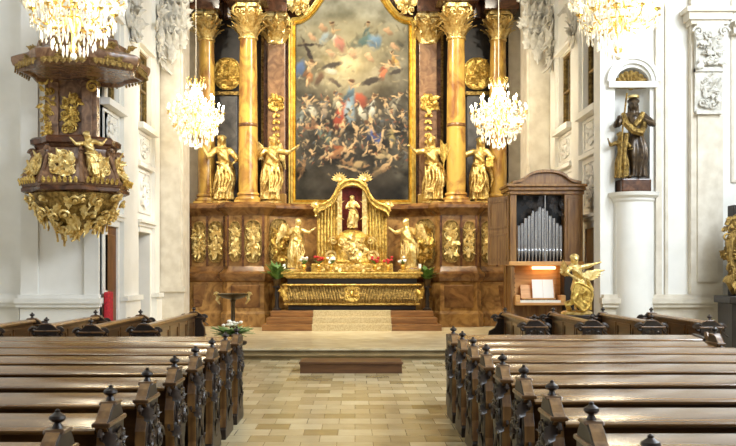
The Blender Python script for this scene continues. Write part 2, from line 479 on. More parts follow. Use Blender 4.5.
wn = {'n': 0}
def chancel_side(s):
    nm = 'left' if s < 0 else 'right'
    side = 'pulpit' if s < 0 else 'organ'
    def bx(mb, d0, d1, y0, y1, z0, z1):   # d = distance outward from the wall plane (negative = into the room)
        mb.box(s * (XW + d0), s * (XW + d1), y0, y1, z0, z1)
    bays = ((18.78 if s < 0 else 19.35, 19.85 if s < 0 else 20.5), (21.75, 22.95))
    T = .5
    w = MB()
    ys = [PY + .02, bays[0][0], bays[0][1], bays[1][0], bays[1][1], 27.0]
    bx(w, 0, .08, ys[0], ys[1], PZ, 12.6)
    for a, b in ((2, 3), (4, 5)): bx(w, 0, T, ys[a], ys[b], PZ, 12.6)
    for a, b in bays:
        bx(w, 0, T, a, b, 2.68, 5.3); bx(w, 0, T, a, b, 7.15, 12.6)
    bx(w, T, T + .1, PY + (.62 if s < 0 else .72), 27.0, 0, 12.6)
    struct(w, 'wall_' + nm, M['plaster'], 'white chancel wall on the %s side' % side, 'wall', smooth=0)
    k = 0
    for (a, b) in bays:
        wn['n'] += 1
        which = 'nearer' if k == 0 else 'farther'
        dd = .02 if k == 0 else .3
        d = tag(MB().box(s * (XW + dd), s * (XW + dd + .06), a, b, PZ, 2.68).build('door_%d' % wn['n'], M['wood_door'] if k == 0 else M['wood_dark'], smooth=0),
                'tall brown wooden door in the %s doorway on the %s side' % (which, side), 'door', kind='structure')
        for z0, z1 in ((.35, 1.15), (1.3, 2.5)):
            MB().box(s * (XW + dd - .02), s * (XW + dd), a + .14, b - .14, z0, z1).build('door_panel', M['wood_dark'] if k else M['wood_door'], d, smooth=0, bevel=.015)
        hb = MB(); hb.ell((s * (XW + dd - .05), a + .08, 1.2), (.03, .03, .03)); hb.box(s * (XW + dd - .05), s * (XW + dd), a + .09, a + .11, 1.19, 1.21)
        hb.build('door_handle', M['brass'], d)
        wd = tag(MB().box(s * (XW + .12), s * (XW + .15), a, b, 5.3, 7.15).build('window_%d' % wn['n'], M['pane'], smooth=0),
                 'tall dark gallery window over the %s doorway on the %s side' % (which, side), 'window', kind='structure')
        fr = MB()
        for y0, y1 in ((a, a + .07), (b - .07, b)): bx(fr, .06, .12, y0, y1, 5.3, 7.15)
        for z0, z1 in ((5.3, 5.37), (6.2, 6.25), (7.08, 7.15)): bx(fr, .06, .12, a + .07, b - .07, z0, z1)
        bx(fr, .07, .12, (a + b) / 2 - .02, (a + b) / 2 + .02, 5.37, 7.08)
        fr.build('window_frame', M['gold_old'], wd, smooth=0)
        # door surround + panels + balcony front
        t = MB()
        for y0, y1 in ((a - .14, a), (b, b + .14)): bx(t, -.02, .0, y0, y1, PZ, 2.8); bx(t, -.05, 0, y0 + .02, y1 - .02, 5.3, 7.2)
        bx(t, -.06, 0, a, b, 2.68, 2.82); bx(t, -.1, 0, a - .2, b + .2, 2.82, 2.9); bx(t, -.16, 0, a - .24, b + .24, 2.9, 2.97)
        for z0, z1 in ((3.15, 4.2), (4.42, 5.12)):
            bx(t, -.03, 0, a - .08, b + .08, z0, z0 + .06); bx(t, -.03, 0, a - .08, b + .08, z1 - .06, z1)
            bx(t, -.03, 0, a - .08, a - .02, z0 + .06, z1 - .06); bx(t, -.03, 0, b + .02, b + .08, z0 + .06, z1 - .06)
        bx(t, -.12, 0, a - .2, b + .2, 4.26, 4.36); bx(t, -.2, 0, a - .24, b + .24, 5.16, 5.3)
        bx(t, -.14, 0, a - .2, b + .2, 7.2, 7.3)
        struct(t, 'trim_%d' % wn['n'], M['plaster'], 'white moulded surround of the %s doorway on the %s side' % (which, side), 'moulding', smooth=0)
        r = MB()
        U = V3((0, -s * 1.0, 0))
        cx = s * (XW - .005)
        cartouche(r, (cx, (a + b) / 2, 3.68), V3((0, s, 0)) * -1 if s > 0 else V3((0, 1, 0)), (0, 0, 1), .8, .9, dep=.04)
        cartouche(r, (cx, (a + b) / 2, 4.77), V3((0, s, 0)) * -1 if s > 0 else V3((0, 1, 0)), (0, 0, 1), .9, .55, dep=.04)
        tag(r.build('trim_relief_%d' % wn['n'], M['plaster']), 'white stucco scroll reliefs over the %s doorway on the %s side' % (which, side), 'relief', kind='structure')
        k += 1
    PIL = (20.1, 21.4) if s < 0 else (20.78, 21.45)
    # flat pilaster between the bays
    p = MB()
    for (y0, y1) in (PIL, (23.25, 23.78)):
        bx(p, -.09, 0, y0, y1, PZ, 9.0)
        bx(p, -.14, 0, y0 - .05, y1 + .05, PZ, 1.05); bx(p, -.2, 0, y0 - .09, y1 + .09, 1.05, 1.16); bx(p, -.17, 0, y0 - .07, y1 + .07, PZ, .45)
    struct(p, 'trim_pilaster_' + nm, M['plaster'], 'flat white wall pilasters on the %s side chancel wall' % side, 'pilaster', smooth=0)
    # big stucco consoles high on those pilasters
    rg = random.Random(31 if s < 0 else 32)
    q = MB()
    for (y0, y1) in (PIL, (23.25, 23.78)):
        c = V3((s * (XW - .09), (y0 + y1) / 2, 7.85))
        U = V3((0, -1, 0)) if s > 0 else V3((0, 1, 0))
        w_ = y1 - y0
        foliage(q, c, U, (0, 0, 1), w_ * .95, 1.9, 34, rg, .12, .4)
        cartouche(q, c, U, (0, 0, 1), w_ * .9, 1.8, dep=.14)
    tag(q.build('trim_stucco_' + nm, M['stucco']), 'grey stucco scroll capitals high on the %s side chancel wall' % side, 'stucco', kind='structure')
    # chancel end pier with a big grey capital
    e = MB()
    x0, x1 = s * 4.58, s * (XW + .1)
    e.box(x0, x1, 24.0, 24.9, PZ, 12.6)
    e.box(s * 4.64, s * 5.17, 23.92, 24.0, PZ, 10.0)
    e.box(s * 4.52, s * 5.25, 23.82, 24.0, PZ, 1.18); e.box(s * 4.48, s * 5.25, 23.74, 24.0, 1.18, 1.3); e.box(s * 4.5, s * 5.25, 23.78, 24.0, PZ, .5)
    e.box(s * 4.6, s * 5.21, 23.88, 24.0, 1.3, 1.5)
    e.box(s * 4.3, s * 5.25, 23.6, 24.0, 9.15, 9.35); e.box(s * 4.2, s * 5.25, 23.45, 24.0, 9.35, 9.6)
    struct(e, 'wall_end_' + nm, M['stone'], 'cream stone end pier beside the altarpiece on the %s side' % side, 'pier', smooth=0)
    q = MB()
    c = V3((s * 4.84, 23.93, 8.2))
    for row, (z0, L, nn) in enumerate(((7.62, .5, 4), (8.0, .5, 5), (8.4, .5, 4))):
        for i in range(nn):
            x = s * 4.84 + (i - (nn - 1) / 2) * .76 / nn
            leaf(q, (x, 23.9, z0), (0, 0, 1), (0, -1, 0), L, .1, .5, .03)
    for sx in (-1, 1):
        scroll(q, (s * 4.84 + sx * .36, 23.8, 8.85), V3((sx, 0, 0)), V3((0, 0, 1)), .17, 1.4, .05)
        for i in range(5):
            leaf(q, (s * 4.84 + sx * .18, 23.9, 8.2), (sx * (.4 + .2 * i), 0, 1 - .25 * i), (0, -1, 0), .45, .07, .4, .02)
    foliage(q, (s * 4.84, 23.9, 8.4), (1, 0, 0), (0, 0, 1), .9, 1.3, 40, rg, .14, .26)
    leaf(q, (s * 4.84, 23.9, 7.75), (0, 0, -1), (0, -1, 0), .6, .12, .2, .03)
    q.box(s * 4.84 - .46, s * 4.84 + .46, 23.62, 23.95, 9.02, 9.14)
    tag(q.build('trim_capital_' + nm, M['stucco']), 'ornate grey stucco capital on the end pier, %s side' % side, 'capital', kind='structure')
chancel_side(-1); chancel_side(1)
for s, nm, side in ((-1, 'left', 'pulpit'), (1, 'right', 'organ')):
    r_ = MB().box(s * 4.47, s * XW, 26.18, 26.28, 3.64, 9.05)
    struct(r_, 'wall_return_' + nm, M['stone'], 'strip of cream wall between end pier and outer column, %s side' % side, 'wall', smooth=0)

# ---- nave-side faces of the two piers
def pier(s):
    nm = 'left' if s < 0 else 'right'
    side = 'pulpit' if s < 0 else 'statue niche'
    xo = 6.85 if s < 0 else 9.2
    w = MB()
    if s < 0:
        w.box(-xo, -XW, PY, PY + .6, PZ, 12.6)
        w.box(-9.3, -xo, PY + .35, PY + .9, PZ, 12.6)
    else:
        # niche cut: half-cylinder recess
        cx, r, z0, zs = 5.70, .36, 3.32, 5.55
        w.box(5.04, cx - r, PY, PY + .5, PZ, 12.6)
        w.box(cx + r, xo, PY, PY + .7, PZ, 12.6)
        w.box(cx - r, cx + r, PY, PY + .7, PZ, z0)
        n = 16
        top = [(cx + r * math.cos(PI * i / n), zs + r * math.sin(PI * i / n)) for i in range(n + 1)]
        for i in range(n):
            (xa, za), (xb, zb) = top[i], top[i + 1]
            w.prism([(xb, zb), (xa, za), (xa, 12.6), (xb, 12.6)], 'y', PY, PY + .7)
        # curved back
        pts = [(cx + r * math.cos(PI * i / n), PY + .05 + r * math.sin(PI * i / n)) for i in range(n + 1)]
        for i in range(n):
            (xa, ya), (xb, yb) = pts[i], pts[i + 1]
            w.add([(xa, ya, z0), (xb, yb, z0), (xb, yb, 6.0), (xa, ya, 6.0)], [(0, 1, 2, 3)])
    struct(w, 'wall_pier_' + nm, M['plaster'], 'broad white pier with the %s' % side, 'pier', smooth=40)
    t = MB()
    # dado and mouldings along the foot
    def dado(x0, x1, y):
        x0, x1 = min(x0, x1), max(x0, x1)
        t.box(x0, x1, y - .1, y, PZ, .98); t.box(x0 - .03, x1 + .03, y - .13, y, PZ, .42)
        t.box(x0 - .05, x1 + .05, y - .18, y, .98, 1.06); t.box(x0 - .08, x1 + .08, y - .22, y, 1.06, 1.17); t.box(x0 - .03, x1 + .03, y - .15, y, 1.17, 1.24)
    if s < 0:
        dado(-6.85, -5.25, PY); dado(-9.2, -7.0, PY + .35)
        t.box(-6.85, -6.5, PY - .06, PY, 1.24, 12.6)     # raised strips
        t.box(-5.55, -5.25, PY - .06, PY, 1.24, 12.6)
    else:
        dado(5.1, 7.55, PY); dado(7.62, 9.2, PY)
        t.box(6.16, 6.28, PY - .08, PY, 1.24, 12.6)
        t.box(6.36, 6.42, PY - .05, PY, 1.24, 12.6)
        t.box(6.85, 7.5, PY - .16, PY, 1.24, 12.6)       # pilaster
        t.box(6.97, 7.38, PY - .2, PY - .16, 1.5, 4.9)
        t.box(7.72, 7.78, PY - .04, PY, 3.6, 8.2); t.box(7.72, 9.2, PY - .04, PY, 3.54, 3.6)
        # impost above the capital
        t.box(6.8, 7.56, PY - .3, PY, 6.72, 6.8); t.box(6.74, 7.62, PY - .36, PY, 6.8, 6.95); t.box(6.68, 7.7, PY - .42, PY, 6.95, 7.05)
        t.box(7.7, 9.2, PY - .2, PY, 6.55, 6.7); t.box(7.7, 9.2, PY - .28, PY, 6.7, 6.8)
    struct(t, 'trim_pier_' + nm, M['stone'] if s > 0 else M['plaster'], 'pale mouldings on the pier with the %s' % side, 'moulding', smooth=0)
pier(-1); pier(1)
# carved console capital on the right pilaster
rg = random.Random(5)
q = MB()
q.prism([(PY - .16, 4.95), (PY - .2, 4.95), (PY - .24, 5.4), (PY - .26, 5.8), (PY - .34, 6.72), (PY - .16, 6.72)], 'x', 6.9, 7.45)
foliage(q, (7.18, PY - .3, 6.2), (1, 0, 0), (0, 0, 1), .6, .9, 40, rg, .1, .22)
foliage(q, (7.18, PY - .24, 5.35), (1, 0, 0), (0, 0, 1), .46, .8, 26, rg, .07, .2)
for sx in (-1, 1):
    scroll(q, (7.18 + sx * .26, PY - .36, 6.55), V3((sx, 0, 0)), V3((0, 0, 1)), .11, 1.3, .03)
q.box(6.9, 7.46, PY - .3, PY - .1, 5.76, 5.84); q.box(6.92, 7.44, PY - .28, PY - .1, 4.9, 4.97)
tag(q.build('trim_console', M['stucco']), 'carved grey console with leaves on the pilaster right of the niche', 'console', kind='structure')
# niche: drum, ledge, hood moulding, shell
q = MB()
q.lathe([(.40, PZ), (.40, 3.12), (.43, 3.16), (.43, 3.2), (.5, 3.25), (.52, 3.32)], (5.72, PY + .02, 0), 28, PI, TAU)
q.box(5.34, 6.1, PY - .12, PY, PZ, 3.3)
q.box(5.2, 6.2, PY - .1, PY, 5.48, 5.6)
n = 18
for i in range(n):
    a0, a1 = PI * i / n, PI * (i + 1) / n
    for r0, r1, y in ((.38, .46, .07), (.46, .54, .11)):
        q.prism([(5.7 + r0 * math.cos(a0), 5.6 + r0 * math.sin(a0)), (5.7 + r1 * math.cos(a0), 5.6 + r1 * math.sin(a0)),
                 (5.7 + r1 * math.cos(a1), 5.6 + r1 * math.sin(a1)), (5.7 + r0 * math.cos(a1), 5.6 + r0 * math.sin(a1))], 'y', PY - y, PY)
struct(q, 'trim_niche', M['plaster'], 'white arched hood and rounded pedestal of the statue niche', 'niche', smooth=35)
q = MB()
for i in range(9):
    a = PI * (i + .5) / 9
    d = V3((math.cos(a), -.25, math.sin(a)))
    q.strap([V3((5.7, PY + .16, 5.5)) + d * (.36 * t) + V3((0, 0, 0)) for t in (0, .3, .6, .85, 1.0)], [.01, .035, .055, .066, .035], .03, (0, -1, 0))
q.ell((5.7, PY + .1, 5.52), (.07, .07, .07))
tag(q.build('trim_shell', M['gold_old']), 'gilded scallop shell in the head of the niche', 'shell', kind='structure')

# nave side walls with tall clerestory windows (daylight), both outside the picture
for s, nm in ((-1, 'left'), (1, 'right')):
    w = MB()
    edges = [(-4, .5), (3.0, 6.0), (8.5, 11.5), (14.0, PY + .3)]
    for a, b in edges: w.box(s * 9.2, s * 9.5, a, b, 0, 12.6)
    for a, b in ((.5, 3.0), (6.0, 8.5), (11.5, 14.0)):
        w.box(s * 9.2, s * 9.5, a, b, 0, 5.0); w.box(s * 9.2, s * 9.5, a, b, 10.5, 12.6)
        wn['n'] += 1
        g = tag(MB().box(s * 9.38, s * 9.4, a, b, 5.0, 10.5).build('window_%d' % wn['n'], M['glass'], smooth=0),
                'tall clear nave window, beyond the picture edge', 'window', kind='structure')
    struct(w, 'wall_nave_' + nm, M['plaster'], 'white side wall of the nave', 'wall', smooth=0)

# ------------------------------------------------------------------ portable step on the floor
t = thing('kneeling_step', 'low brown wooden step box on the tiles before the chancel step', 'step', ((351 - 355) * 15.07 / FPX, 15.07, 0))
MB().box(-.855, .855, .02, .70, 0, .15).build('box', M['kneeler'], t, smooth=0)
MB().box(-.87, .87, 0, .72, .15, .19).build('step_top', M['kneeler'], t, smooth=0, bevel=.008)
# ================================================================== FIGURES
def figure(mb, H=1.8, lean=0.0, ra=None, la=None, robe=True, head=(0, 0), sway=.05, seed=1, kneel=False, cape=True, child=False, hair=True, turn=0.0):
    """standing draped figure facing -y, feet at z=0. ra/la: (elbow, hand) offsets in units of H, figure's image-left / image-right arm"""
    rg = random.Random(seed)
    k = H / 1.8
    P = lambda x, y, z: V3((x * k, y * k, z * k))
    hx = sway
    pel = P(hx, 0, .98); che = P(hx * .3 + lean * .5, -.02, 1.30); nk = P(lean, -.03, 1.50)
    hd = P(lean + head[0] * .6, -.06, 1.655)
    mb.cap(pel, che, .155 * k, .165 * k); mb.cap(P(hx * .3 - .1 + lean * .6, -.01, 1.38), P(hx * .3 + .1 + lean * .6, -.01, 1.38), .1 * k, .1 * k)
    mb.cap(che, nk, .11 * k, .06 * k); mb.cap(nk, hd, .055 * k, .055 * k)
    q = 1.02 if not child else 1.3
    mb.ell(hd, (.082 * k * q, .098 * k * q, .118 * k * q), 12, 10)
    mb.ell(hd + P(head[0] * .1, -.098 * q, -.012), (.017 * k, .026 * k, .035 * k), 8, 6)   # nose
    for sx in (-1, 1):
        mb.ell(hd + P(sx * .035 * q, -.082 * q, .032), (.026 * k, .018 * k, .01 * k), 8, 6)   # brows over the eyes
        mb.ell(hd + P(sx * .085 * q, 0, 0), (.015 * k, .025 * k, .035 * k), 8, 6)           # ears
    mb.ell(hd + P(0, -.088 * q, -.06), (.03 * k, .018 * k, .012 * k), 8, 6)                  # mouth
    if hair:
        mb.ell(hd + P(0, .03, .035), (.102 * k * q, .105 * k * q, .115 * k * q), 12, 8)
        for i in range(9):
            a = PI * .02 + PI * .96 * i / 8
            mb.ell(hd + P(.1 * q * math.cos(a), .02 + .05 * rg.random(), .07 + .055 * q * math.sin(a)), .038 * k, 8, 6)
        for sx in (-1, 1): mb.cap(hd + P(sx * .09, .05, -.02), hd + P(sx * .1, .06, -.16), .035 * k, .025 * k, 8)
    for sx, arm in ((-1, ra), (1, la)):
        sh = P(hx * .3 + lean * .6 + sx * .19, -.01, 1.4)
        if arm is None: arm = ((sx * .15, -.03, -.14), (sx * .06, -.16, -.16))
        el = sh + V3(arm[0]) * H; ha = sh + V3(arm[1]) * H
        mb.cap(sh, el, .075 * k, .052 * k); mb.cap(el, ha, .056 * k, .034 * k)
        mb.cap(sh, sh + (el - sh) * .8, .09 * k, .085 * k)                                     # sleeve
        d = (ha - el).normalized()
        u = d.orthogonal().normalized(); w = d.cross(u)
        pa = ha + d * .045 * k
        mb.ell(pa, .036 * k, 8, 6)
        for i in range(4):
            b = pa + u * ((i - 1.5) * .02 * k)
            L = (.055, .065, .062, .048)[i] * k
            mb.cap(b, b + d * L + w * .015 * k, .0115 * k, .0095 * k, 6)
        mb.cap(pa - d * .01 * k + u * .03 * k, pa + u * .06 * k + d * .03 * k, .012 * k, .010 * k, 6)
    nf = 9
    ph = rg.uniform(0, TAU)
    if robe:
        prof = []
        for i in range(15):
            t = i / 14
            z = 1.06 - (1.06 - .05) * t
            r = .155 + .10 * t ** .9 + .03 * math.sin(t * 5)
            prof.append((r, z, t))
        vs, fs, n = [], [], 66
        for (r, z, t) in prof:
            for j in range(n):
                a = TAU * j / n
                f = 1 + (.09 + .24 * t) * math.cos(nf * a + ph + 1.6 * math.sin(2 * a + t * 2)) * min(1, t * 3) + .06 * t * math.cos(3 * a + ph)
                kn = .06 * math.exp(-((t - .48) / .2) ** 2) * max(0, math.cos(a + PI / 2 - .45))
                vs.append(P(hx * (1 - .6 * t) + (r * f + kn) * math.cos(a) * 1.02, (r * f + kn) * math.sin(a) * .78, z)[:])
        for i in range(14):
            for j in range(n):
                j2 = (j + 1) % n
                fs.append((i * n + j, i * n + j2, (i + 1) * n + j2, (i + 1) * n + j))
        fs.append(tuple(range(n))); fs.append(tuple(14 * n + j for j in range(n - 1, -1, -1)))
        mb.add(vs, fs)
        for sx in (-1, 1): mb.ell(P(sx * .1, -.2, .045), (.05 * k, .12 * k, .045 * k), 10, 6)
    else:
        for sx, fw in ((-1, -.05), (1, .06)):
            kn = P(hx + sx * .12, -.1 + fw, .52); an = P(hx * .4 + sx * .11, .0 + fw, .09)
            mb.cap(pel + P(sx * .08, 0, -.04), kn, .105 * k, .07 * k); mb.cap(kn, an, .07 * k, .042 * k)
            mb.cap(an, an + P(sx * .03, -.16, -.045), .045 * k, .035 * k)
        for i in range(16):
            a = TAU * i / 16
            mb.cap(P(hx + .17 * math.cos(a), .14 * math.sin(a), 1.02), P(hx + .25 * math.cos(a), .2 * math.sin(a), .66 + .05 * math.sin(3 * a)), .04 * k, .05 * k, 6)
    if cape:
        # sash across the body and a wind-blown end
        mb.tube([P(-.2 + lean, -.02, 1.42), P(-.08, -.19, 1.28), P(.1, -.2, 1.1), P(.22, -.05, .98), P(.29, .06, .84), P(.34, .1, .62), P(.3, .08, .4)],
                [.05 * k, .06 * k, .06 * k, .07 * k, .06 * k, .05 * k, .02 * k], 8)
        mb.tube([P(.2, -.12, 1.06), P(.05, -.2, .94), P(-.12, -.22, .74), P(-.22, -.17, .46), P(-.27, -.1, .18)], [.04 * k, .055 * k, .06 * k, .05 * k, .02 * k], 8)
        mb.tube([P(-.18, -.1, 1.06), P(-.02, -.2, .99), P(.14, -.2, .82), P(.22, -.13, .56), P(.26, -.05, .28)], [.035 * k, .05 * k, .05 * k, .045 * k, .02 * k], 8)
        for i in range(4):
            x = -.16 + .1 * i
            mb.tube([P(x, -.22, .95), P(x + .05, -.27, .6), P(x + .02 - .04 * i, -.27, .22)], [.022 * k, .03 * k, .025 * k], 6)
def wing(mb, H, s, spread=.34, up=.3):
    """wing root at shoulder blade, s=-1/1"""
    k = H / 1.8
    root = V3((s * .1, .14, 1.36)) * k
    top = V3((s * (.1 + spread), .26, 1.4 + up)) * k
    n = 9
    lead = []
    for i in range(n + 1):
        t = i / n
        lead.append(root + (top - root) * t + V3((s * .10, 0, .12)) * k * math.sin(PI * t))
    mb.tube(lead, [.045 * k * (1 - .5 * i / n) for i in range(n + 1)], 6)
    for i in range(1, n + 1):
        t = i / n
        L = (.26 + .46 * t) * k
        d = V3((s * (.05 + .35 * t * spread / .34), .02, -1)).normalized()
        pts = [lead[i] + d * (L * u) for u in (0, .3, .6, .85, 1)]
        mb.strap(pts, [.035 * k, .055 * k, .055 * k, .04 * k, .008 * k], .014 * k, (0, -1, .1))
        pts = [lead[i] + V3((0, -.02 * k, 0)) + d * (L * u) for u in (0, .2, .38, .48)]
        mb.strap(pts, [.03 * k, .045 * k, .04 * k, .01 * k], .016 * k, (0, -1, .1))
    return mb

LZ = 3.62     # top of the retable ledge
def statue(label, x, y, z, H, m, rotz=0.0, wings=False, staff=None, cat='statue', group=None, plinth=True, name='gilded_statue', wspread=.34, wup=.3, voxel=.016, **kw):
    t = thing(name, label, cat, (x, y, z), rotz, group)
    b = MB()
    pz = 0.0
    if plinth:
        MB().lathe([(.3, 0), (.32, .02), (.32, .05), (.27, .08)], (0, 0, 0), 20, sx=1.0, sy=.75).build('plinth', m, t)
        pz = .075
    b.M = Matrix.Translation((0, 0, pz))
    figure(b, H, **kw)
    remeshed(b, 'body', m, t, voxel)
    if wings:
        for s in (-1, 1):
            w = MB(); w.M = Matrix.Translation((0, 0, pz)); wing(w, H, s, wspread, wup)
            w.build('wing', m, t)
    if staff: staff(t, pz)
    return t
def st_crook(t, pz):
    w = MB()
    w.tube([(-.33, -.1, pz * .2), (-.36, -.12, 1.1), (-.36, -.12, 1.85)], .018, 6)
    scroll(w, (-.29, -.12, 1.87), V3((-1, 0, 0)), V3((0, 0, 1)), .085, 1.2, .018)
    w.build('staff', M['gold'], t)
def st_palm(t, pz):
    w = MB()
    for i in range(9):
        leaf(w, (.36, -.16, 1.15 + .05 * i), (.5 if i % 2 else -.35, 0, .8), (0, -1, 0), .26, .04, .2, .008)
    w.tube([(.34, -.16, .85), (.38, -.14, 1.65)], .014, 6)
    w.build('palm_branch', M['gold'], t)
def st_book(t, pz):
    w = MB(); w.box(.2, .4, -.36, -.3, 1.0, 1.26); w.build('book', M['gold'], t, bevel=.01)
def st_cross(t, pz):
    w = MB(); w.tube([(-.34, -.15, pz), (-.38, -.13, 1.9)], .02, 6); w.tube([(-.52, -.13, 1.62), (-.22, -.13, 1.62)], .018, 6)
    w.build('cross_staff', M['gold'], t)
# ================================================================== HIGH ALTAR RETABLE
HALF = [(-4.75, 26.95), (-4.75, 25.5), (-4.5, 25.25), (-3.56, 25.1), (-3.5, 24.9), (-3.4, 24.8), (-2.45, 24.76), (-2.36, 24.86), (-2.3, 25.1), (-1.75, 25.36), (-1.4, 25.5)]
PLAN = [(AX + x, y) for x, y in HALF] + [(AX - x, y) for x, y in reversed(HALF)]
ret = thing('retable', 'tall yellow and brown marble high altarpiece with gilded carving', 'altarpiece', (0, 0, 0))
def psweep(name, prof, m, plan=PLAN, yb=26.98):
    b = MB(); plan_sweep(b, plan, prof, yb); return b.build(name, m, ret, smooth=0)
psweep('plinth', [(.14, PZ), (.14, .55), (.08, .62), (.06, 1.42)], M['marble_ochre'])
psweep('lower_cornice', [(.06, 1.42), (.12, 1.46), (.17, 1.55), (.19, 1.66), (.1, 1.72), (.05, 1.8), (.02, 1.86)], M['marble_brown'])
psweep('pedestal', [(0, 1.86), (0, 3.26)], M['marble_ochre'])
psweep('upper_cornice', [(.02, 3.26), (.05, 3.3), (.11, 3.36), (.2, 3.44), (.23, 3.47), (.23, 3.55), (.17, 3.6), (.15, LZ)], M['marble_brown'])
# gilded relief panels on the pedestals and stone mouldings
rg = random.Random(11)
def relief(u, y, ang, w, h, zc, m=None, n=30):
    for s in (-1, 1):
        b = MB()
        a = -ang * s
        U = V3((math.cos(a), math.sin(a), 0))
        c = V3((AX + s * -u, y, zc)) if s > 0 else V3((AX + u, y, zc))
        if s > 0: U = V3((math.cos(a), math.sin(a), 0))
        N = U.cross(V3((0, 0, 1)))
        c = c + N * .012
        R = Matrix((U, N * -1, V3((0, 0, 1)))).transposed().to_4x4()
        b.M = Matrix.Translation(c) @ R
        pts = [(w / 2 * math.copysign(abs(math.cos(t)) ** .6, math.cos(t)), h / 2 * math.copysign(abs(math.sin(t)) ** .75, math.sin(t))) for t in [TAU * i / 28 for i in range(28)]]
        b.prism(pts, 'y', -.0, .02)
        b.tube([V3((x, -.02, z)) for x, z in pts + pts[:1]], .018, 6)
        pn = b.build('relief_panel', M['gold_old'], ret)
        b2 = MB(); b2.M = b.M; b = b2
        foliage(b, (0, 0, 0), (1, 0, 0), (0, 0, 1), w * .86, h * .9, n, rg, .05, w * .4)
        cartouche(b, (0, 0, 0), (1, 0, 0), (0, 0, 1), w * .8, h * .85, dep=.05)
        b.build('panel_carving', m or M['gold_pale'], pn)
A1 = math.atan2(-.15, .94)
relief(-4.28, 25.21, A1, .40, 1.12, 2.54)
relief(-3.80, 25.135, A1, .44, 1.14, 2.54)
relief(-3.22, 24.79, -.04, .32, 1.1, 2.54)
relief(-2.72, 24.77, -.04, .46, 1.16, 2.54)
relief(-2.05, 25.215, math.atan2(.26, .55), .6, 1.36, 2.5, M['gold'], 44)
# raised stone fillets that frame each pedestal bay
for s in (-1, 1):
    for u, y in ((-4.53, 25.26), (-4.05, 25.17), (-3.56, 25.08), (-3.42, 24.8), (-3.0, 24.76), (-2.44, 24.745)):
        MB().box(AX - s * u - .03, AX - s * u + .03, y - .035, y + .05, 1.86, 3.26).build('pedestal_fillet', M['marble_red'], ret, smooth=0)
    for u, y, w in ((-4.05, 25.13, .8), (-2.93, 24.68, .8)):
        MB().prism([(AX - s * u - w / 2, y), (AX - s * u + w / 2, y - .02), (AX - s * u + w / 2, y + .1), (AX - s * u - w / 2, y + .1)], 'z', .72, 1.34).build('plinth_panel', M['marble_brown'], ret, smooth=0, bevel=.02)
